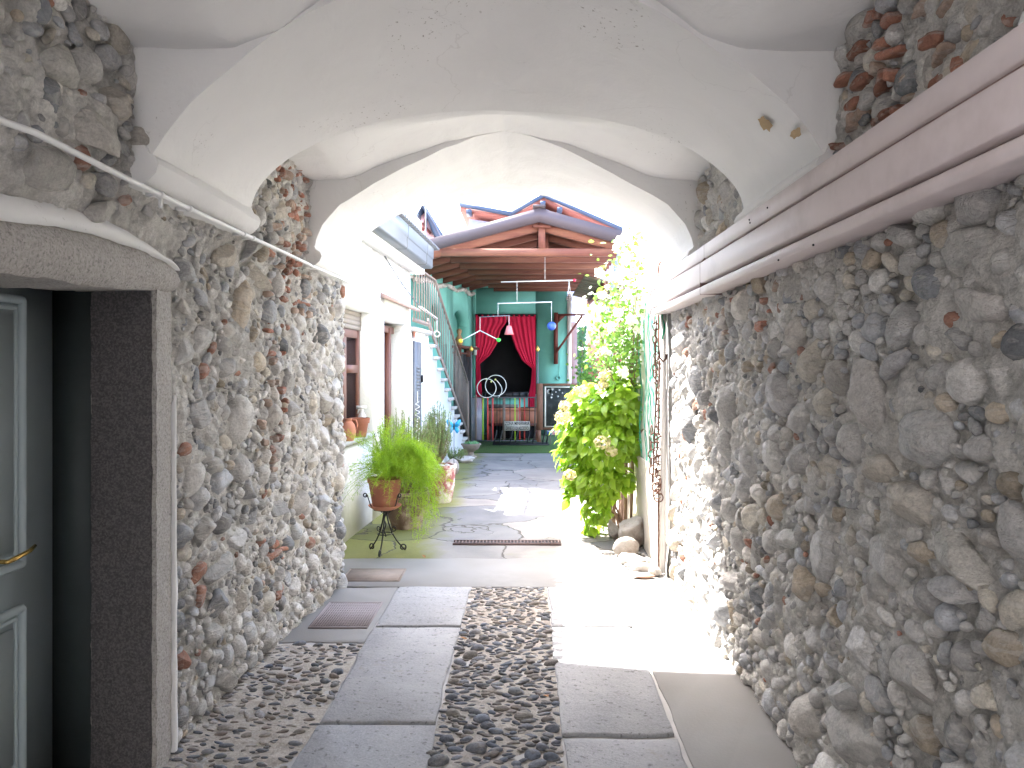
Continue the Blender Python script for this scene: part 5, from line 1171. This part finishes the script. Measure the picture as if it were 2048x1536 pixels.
# fern helper: arching fronds carrying fine needles
def fronds(mb, stems, root, n, lo, hi, dirs, droop, seed, nl=46, nlen=.028, wd=.0028):
    rg = np.random.default_rng(seed)
    for k in range(n):
        cv = rg.random(); d = dirs(rg); d = d/np.linalg.norm(d); L = rg.uniform(lo, hi); u = np.linspace(0, 1, 12)
        base = np.array(root)+rg.normal(0,.03,3)*np.array([1,1,.2])
        pts = base + np.outer(u*L, d) + np.outer(-droop*L*u**2.2, [0,0,1]) + np.cumsum(rg.normal(0,.004,(12,3)), 0)
        stems.tube(pts, np.linspace(.0022,.0008,12), 3, cap=False)
        uu = rg.uniform(.15, 1, nl)**.8; idx = uu*11; i0 = np.minimum(idx.astype(int), 10); f = (idx-i0)[:, None]; pp = pts[i0]*(1-f)+pts[i0+1]*f
        tdir = pts[i0+1]-pts[i0]; tdir /= np.linalg.norm(tdir, axis=1)[:, None]
        dd = rg.normal(0,.75,(nl,3))+tdir*.7; dd /= np.linalg.norm(dd, axis=1)[:, None]
        # side sprigs
        for q in range(4):
            ppq = pp + dd*nlen*.55*q*.9; nd = dd+rg.normal(0,.7,(nl,3)); nd /= np.linalg.norm(nd, axis=1)[:, None]
            needles(mb, ppq, nd, rg.uniform(.5,1.1,nl)*nlen, wd, int(rg.integers(1e6)), cv)
# plant stand with pot and saucer
Xs, Ys = -1.185, 6.50
t = Thing('iron_plant_stand', 'black wrought-iron plant stand with curled feet by the mossy white wall', 'plant stand', (Xs,Ys,0))
def curl(c, r0, turns, a0, plane, n=22):
    pts = []
    for k in range(n):
        u = k/(n-1); a = a0+turns*2*math.pi*u; r = r0*(1-.55*u); pts.append(np.array(c)+r*(np.array(plane)*math.cos(a)+np.array([0,0,1])*math.sin(a)))
    return pts
t.add('stem', MB().tube([(Xs+.008*math.cos(k*1.3),Ys+.008*math.sin(k*1.3),.14+k*.02) for k in range(12)],.006,6), M['black'], smooth=True)
for k in range(3):
    a = R(-95)+k*R(120); o = np.array([math.cos(a),math.sin(a),0]); c0 = np.array([Xs,Ys,0])
    pts = [c0+o*.012+[0,0,.34], c0+o*.03+[0,0,.26], c0+o*.06+[0,0,.17], c0+o*.10+[0,0,.10], c0+o*.145+[0,0,.045], c0+o*.165+[0,0,.02]] + curl(c0+o*.155+[0,0,.036], .03, 1.1, -.9, o)
    t.add('leg', MB().tube(pts, .0065, 6), M['black'], smooth=True)
    t.add('scroll', MB().tube(curl(c0+o*.075+[0,0,.20], .026, 1.3, 2.6, o), .004, 5).tube(curl(c0+o*.03+[0,0,.355], .022, 1.2, 2.0, o), .004, 5), M['black'], smooth=True)
    a2 = a+R(60); o2 = np.array([math.cos(a2),math.sin(a2),0])
    t.add('cradle_arm', MB().tube([c0+[0,0,.35], c0+o2*.09+[0,0,.37], c0+o2*.125+[0,0,.42], c0+o2*.15+[0,0,.50]] + curl(c0+o2*.168+[0,0,.505], .02, 1.2, math.pi, o2), .005, 6), M['black'], smooth=True)
t.add('brace', MB().ring((Xs,Ys,.165), .062, .004, (0,0,1)), M['black'], smooth=True)
t = Thing('potted_fern', 'feathery bright green asparagus fern in a clay pot on the iron stand', 'potted plant', (Xs,Ys,.37), 'potted plants along the left house')
t.add('pot', MB().lathe([(.05,.405),(.10,.405),(.106,.42),(.138,.60),(.146,.60),(.15,.635),(.135,.635),(.128,.60),(.05,.59)], (Xs,Ys,0), 36), M['terra'], smooth='auto')
t.add('saucer', MB().lathe([(.03,.372),(.09,.372),(.135,.40),(.14,.41),(.13,.41),(.09,.386),(.03,.386)], (Xs,Ys,0), 36), M['terrap'], smooth='auto')
fm, fs = MB(), MB()
fronds(fm, fs, (Xs+.04,Ys,.66), 130, .22, .48, lambda r: np.array([r.normal(.15,.6), r.normal(-.1,.6), abs(r.normal(.8,.35))+.1]), .55, 1)
fronds(fm, fs, (Xs+.14,Ys+.05,.82), 110, .20, .42, lambda r: np.array([r.normal(.6,.4), r.normal(-.1,.5), r.normal(.40,.35)]), .75, 2)
fronds(fm, fs, (Xs+.28,Ys+.10,.68), 36, .2, .34, lambda r: np.array([r.normal(.1,.35), r.normal(-.1,.35), -abs(r.normal(.45,.3))]), .75, 3)
fronds(fm, fs, (Xs+.0,Ys+.1,.75), 30, .3, .5, lambda r: np.array([r.normal(0,.4), r.normal(0,.4), 1.0]), .1, 6)
fronds(fm, fs, (Xs-.02,Ys+.05,.66), 12, .25, .45, lambda r: np.array([-1, r.normal(0,.3), r.normal(.3,.3)]), .7, 4, 16)
t.add('foliage', fm, M['fern']); t.add('stem', fs, M['fern'])

# ribbed dark pot with rosemary
def shrub(mb, st_, c, n, h, spread, seed, nl=60, nlen=.035):
    rg = np.random.default_rng(seed)
    for k in range(n):
        cv = rg.random(); a = rg.uniform(0,2*math.pi); r = spread*math.sqrt(rg.random()); H = h*rg.uniform(.5,1.0)*(1-.25*(r/spread)**2)
        tip = np.array([c[0]+r*math.cos(a)*1.2, c[1]+r*math.sin(a), c[2]+H]); b = np.array(c)+np.array([r*.3*math.cos(a), r*.3*math.sin(a), 0]); u = np.linspace(0,1,9)[:, None]
        mid = b*.5+tip*.5+np.array([math.cos(a),math.sin(a),0])*r*.35; pts = b*(1-u)**2+2*mid*u*(1-u)+tip*u*u+np.cumsum(rg.normal(0,.004,(9,3)),0)
        st_.tube(pts, np.linspace(.004,.0012,9), 4, cap=False)
        uu = rg.uniform(.25,1,nl); i0 = np.minimum((uu*8).astype(int),7); f = (uu*8-i0)[:, None]; pp = pts[i0]*(1-f)+pts[i0+1]*f; td = pts[i0+1]-pts[i0]; td /= np.linalg.norm(td,axis=1)[:,None]
        dd = td+rg.normal(0,.5,(nl,3)); dd /= np.linalg.norm(dd,axis=1)[:,None]; needles(mb, pp, dd, rg.uniform(.6,1.1,nl)*nlen, .006, int(rg.integers(1e6)), cv)
X2, Y2 = -1.165, 7.55
t = Thing('potted_rosemary', 'tall grey-green rosemary in a weathered dark ribbed pot behind the iron stand', 'potted plant', (X2,Y2,0), 'potted plants along the left house')
t.add('pot', MB().lathe([(.06,.005),(.135,.005),(.145,.04),(.20,.20),(.225,.33),(.235,.34),(.235,.37),(.21,.37),(.20,.33),(.05,.32)], (X2,Y2,0), 60, .045, 18), M['oldpot'], smooth='auto')
m_, s__ = MB(), MB(); shrub(m_, s__, (X2,Y2,.33), 190, .88, .27, 5, 90); t.add('foliage', m_, M['rosm']); t.add('stem', s__, M['bark'])
X3, Y3 = -.985, 9.0
t = Thing('potted_rosemary', 'bushy rosemary in a faded pink ribbed pot topped with white pebbles', 'potted plant', (X3,Y3,0), 'potted plants along the left house')
t.add('pot', MB().lathe([(.05,.005),(.115,.005),(.125,.04),(.155,.20),(.165,.40),(.178,.405),(.178,.445),(.155,.445),(.148,.40),(.05,.40)], (X3,Y3,0), 60, .04, 16), M['pinkpot'], smooth='auto')
t.add('soil', MB().lathe([(.001,.401),(.147,.401),(.147,.415),(.001,.42)], (X3,Y3,0), 20), M['soil'])
pb = MB(); 
for (dx,dy) in ((-.02,-.11),(.03,-.12),(.08,-.08),(-.06,-.09)): pb.rock((X3+dx,Y3+dy,.44),(.033,.03,.024),int(dx*1000)+300,2,.1,1)
t.add('pebbles', pb, M['rockw'], smooth=True)
m_, s__ = MB(), MB(); shrub(m_, s__, (X3-.08,Y3+.02,.41), 170, .78, .17, 9, 90); t.add('foliage', m_, M['rosm']); t.add('stem', s__, M['bark'])
c = P(835,850,8.3); single('spiral_stake', MB().tube([(c[0]+.022*math.cos(k*.9),8.3+.022*math.sin(k*.9),.5+k*.0085) for k in range(85)]+[(c[0],8.3,.48+85*.0085),(c[0],8.3,1.32)],.004,5).tube([(c[0],8.3,.0),(c[0],8.3,.5)],.004,5), M['cotton'], 'white spiral wire stake standing among the rosemary shoots', 'plant stake', True, loc=(c[0],8.3,0))
# small plants further back
for (px,py,h,lab,nn) in ((912,925,.30,'low grey-green herb growing at the foot of the white stairs',50),(855,935,.35,'small spiky herb between the two rosemary pots',40)):
    Y = CAM_H*FPX/(py-VY); X = (px-VX)/FPX*Y; t = Thing('herb_plant', lab, 'plant', (X,Y,0)); m_, s__ = MB(), MB(); shrub(m_, s__, (X,Y,0), nn, h, .14, px); t.add('foliage', m_, M['rosm']); t.add('stem', s__, M['bark'])
rockthing('stone', 'round grey stone beside the pink ribbed pot', 'stone', 905, 948, (.10,.09,.14), 31, M['rockg'], 0, .08, 1, 'stones along the left house')
rockthing('stone', 'long pinkish stone on the paving in front of the stone urn', 'stone', 928, 925, (.17,.10,.06), 32, M['rockw'], .2, .25, 5, 'stones along the left house')
# urn
Yu = 13.6; Xu = (942-VX)/FPX*Yu
t = Thing('stone_urn', 'low cast-stone pedestal urn planted with succulents at the foot of the stairs', 'urn', (Xu,Yu,0))
t.add('urn', MB().lathe([(.001,0),(.10,0),(.10,.03),(.055,.05),(.045,.10),(.07,.12),(.13,.15),(.155,.20),(.16,.22),(.18,.225),(.18,.25),(.15,.25),(.13,.22),(.001,.22)], (Xu,Yu,0), 32), M['stonep'], smooth='auto')
n_ = 90; a = rg.uniform(0,2*math.pi,n_); r = rg.uniform(0,.13,n_); pos = np.c_[Xu+r*np.cos(a), Yu+r*np.sin(a), np.full(n_,.24)]
m_ = MB(); leaves(m_, pos, rg.normal(0,.5,(n_,3))+[0,-.5,.5], np.c_[np.cos(a),np.sin(a),np.full(n_,1.2)], rg.uniform(.04,.08,n_), rg.uniform(.02,.03,n_), 2); t.add('foliage', m_, M['succ'])
# things on the window sill
def sill(px, Y): return (px-VX)/FPX*Y
Yj = 7.05; Xj = sill(697,Yj)+.0; zj = .90
t = Thing('clay_jug', 'small terracotta jug with one handle on the window sill beside the rubble wall', 'jug', (Xj,Yj,zj))
t.add('body', MB().lathe([(.03,0),(.045,.0),(.066,.05),(.07,.10),(.055,.15),(.032,.18),(.034,.205),(.028,.205),(.024,.18),(.01,.17)], (Xj,Yj,zj), 28), M['terrap'], smooth='auto')
t.add('handle', MB().tube([(Xj+.03,Yj,zj+.195),(Xj+.07,Yj,zj+.19),(Xj+.082,Yj,zj+.15),(Xj+.07,Yj,zj+.10)],.008,8), M['terrap'], smooth=True)
Yj = 7.45; Xj = sill(719,Yj)
t = Thing('flowerpot', 'mossy terracotta flowerpot on the window sill next to the jug', 'flowerpot', (Xj,Yj,zj))
t.add('pot', MB().lathe([(.02,0),(.062,0),(.085,.135),(.096,.135),(.10,.185),(.09,.185),(.082,.15),(.02,.14)], (Xj,Yj,zj), 32), M['terra'], smooth='auto')
n_ = 16; a = rg.uniform(0,6.28,n_); m_ = MB(); leaves(m_, np.c_[Xj+.03*np.cos(a),Yj+.03*np.sin(a),np.full(n_,zj+.165)], np.tile([0,-.4,1.],(n_,1)), np.c_[np.cos(a),np.sin(a),np.full(n_,.5)], np.full(n_,.05), np.full(n_,.03)); t.add('foliage', m_, M['succ'])
Yj = 7.62; Xj = sill(724,Yj)
t = Thing('spray_bottle', 'white plastic spray bottle standing behind the flowerpot on the sill', 'spray bottle', (Xj,Yj,zj))
t.add('bottle', MB().lathe([(.001,0),(.04,0),(.042,.12),(.038,.19),(.015,.235),(.014,.25),(.001,.25)], (Xj,Yj,zj), 24), M['pvc'], smooth='auto')
t.add('trigger_head', MB().box((Xj-.055,Yj-.012,zj+.262),(Xj+.04,Yj+.012,zj+.295)).box((Xj-.014,Yj-.01,zj+.25),(Xj+.014,Yj+.01,zj+.262)).bar((Xj-.03,Yj,zj+.262),(Xj-.045,Yj,zj+.215),.01,.012), M['pvc'])
for k, (px, py, lab) in enumerate(((1312,1178,'curled dry leaf on the sunlit paving'),(1235,1110,'dry brown leaf on the paving in front of the grey disc stone'),(935,1285,'tiny ochre leaf at the left edge of the cobbled strip'),(1088,1397,'orange dry leaf on the cobbles at the edge of the sun patch'),(1005,1010,'dry leaf in the far patch of sun'),(850,1120,'dry leaf on the mossy paving right of the plant stand'))):
    Y = CAM_H*FPX/(py-VY); X = (px-VX)/FPX*Y; mL = MB(); a = k*1.7; leaves(mL, np.array([[X,Y,.018]]), np.array([[.1,-.1,1.]]), np.array([[math.cos(a),math.sin(a),0]]), np.array([.045]), np.array([.03]), k, .5, -.3)
    tag(mesh('dry_leaf', mL, mat('dry_leaf', (.30,.15,.06), .8), None, True, (X,Y,0)), lab, 'leaf', 'dry leaves on the floor').location = (X,Y,0)
# butterfly stake
cb = P(908,853,11.0); t = Thing('butterfly_stake', 'bright blue butterfly ornament on a thin stake near the stairs', 'ornament', (cb[0],11,0))
for sgn in (-1,1):
    up = [(0,.01),(.02,.05),(.07,.095),(.115,.105),(.125,.07),(.10,.02),(.07,-.005),(0,-.01)]; lo_ = [(0,-.005),(.06,-.005),(.09,-.03),(.085,-.075),(.055,-.10),(.03,-.08),(.01,-.04)]
    for nm, pr in (('upper_wing',up),('lower_wing',lo_)):
        pr = [(cb[0]+sgn*a*.85, cb[2]+b) for a, b in pr]; m_ = MB().prism(pr, 10.995, 11.0); m_.map(lambda v: v-np.c_[v[:,0]*0, .5*np.abs(v[:,0]-cb[0]), v[:,0]*0])
        t.add(nm, m_, mat('butterfly_blue', (.03,.32,.62), .4, .2, 30, col2=(.02,.05,.10), c2t=(.62,.68), c2scale=40))
t.add('body', MB().sphere((cb[0],10.995,cb[2]), .012, (1,1,5)).tube([(cb[0],10.99,cb[2]+.05),(cb[0]-.03,10.98,cb[2]+.10)],.002,4).tube([(cb[0],10.99,cb[2]+.05),(cb[0]+.03,10.98,cb[2]+.10)],.002,4), M['black'], smooth=True)
t.add('stake', MB().tube([(cb[0],11.0,0),(cb[0],11.0,cb[2]-.03)],.004,6), M['black'])
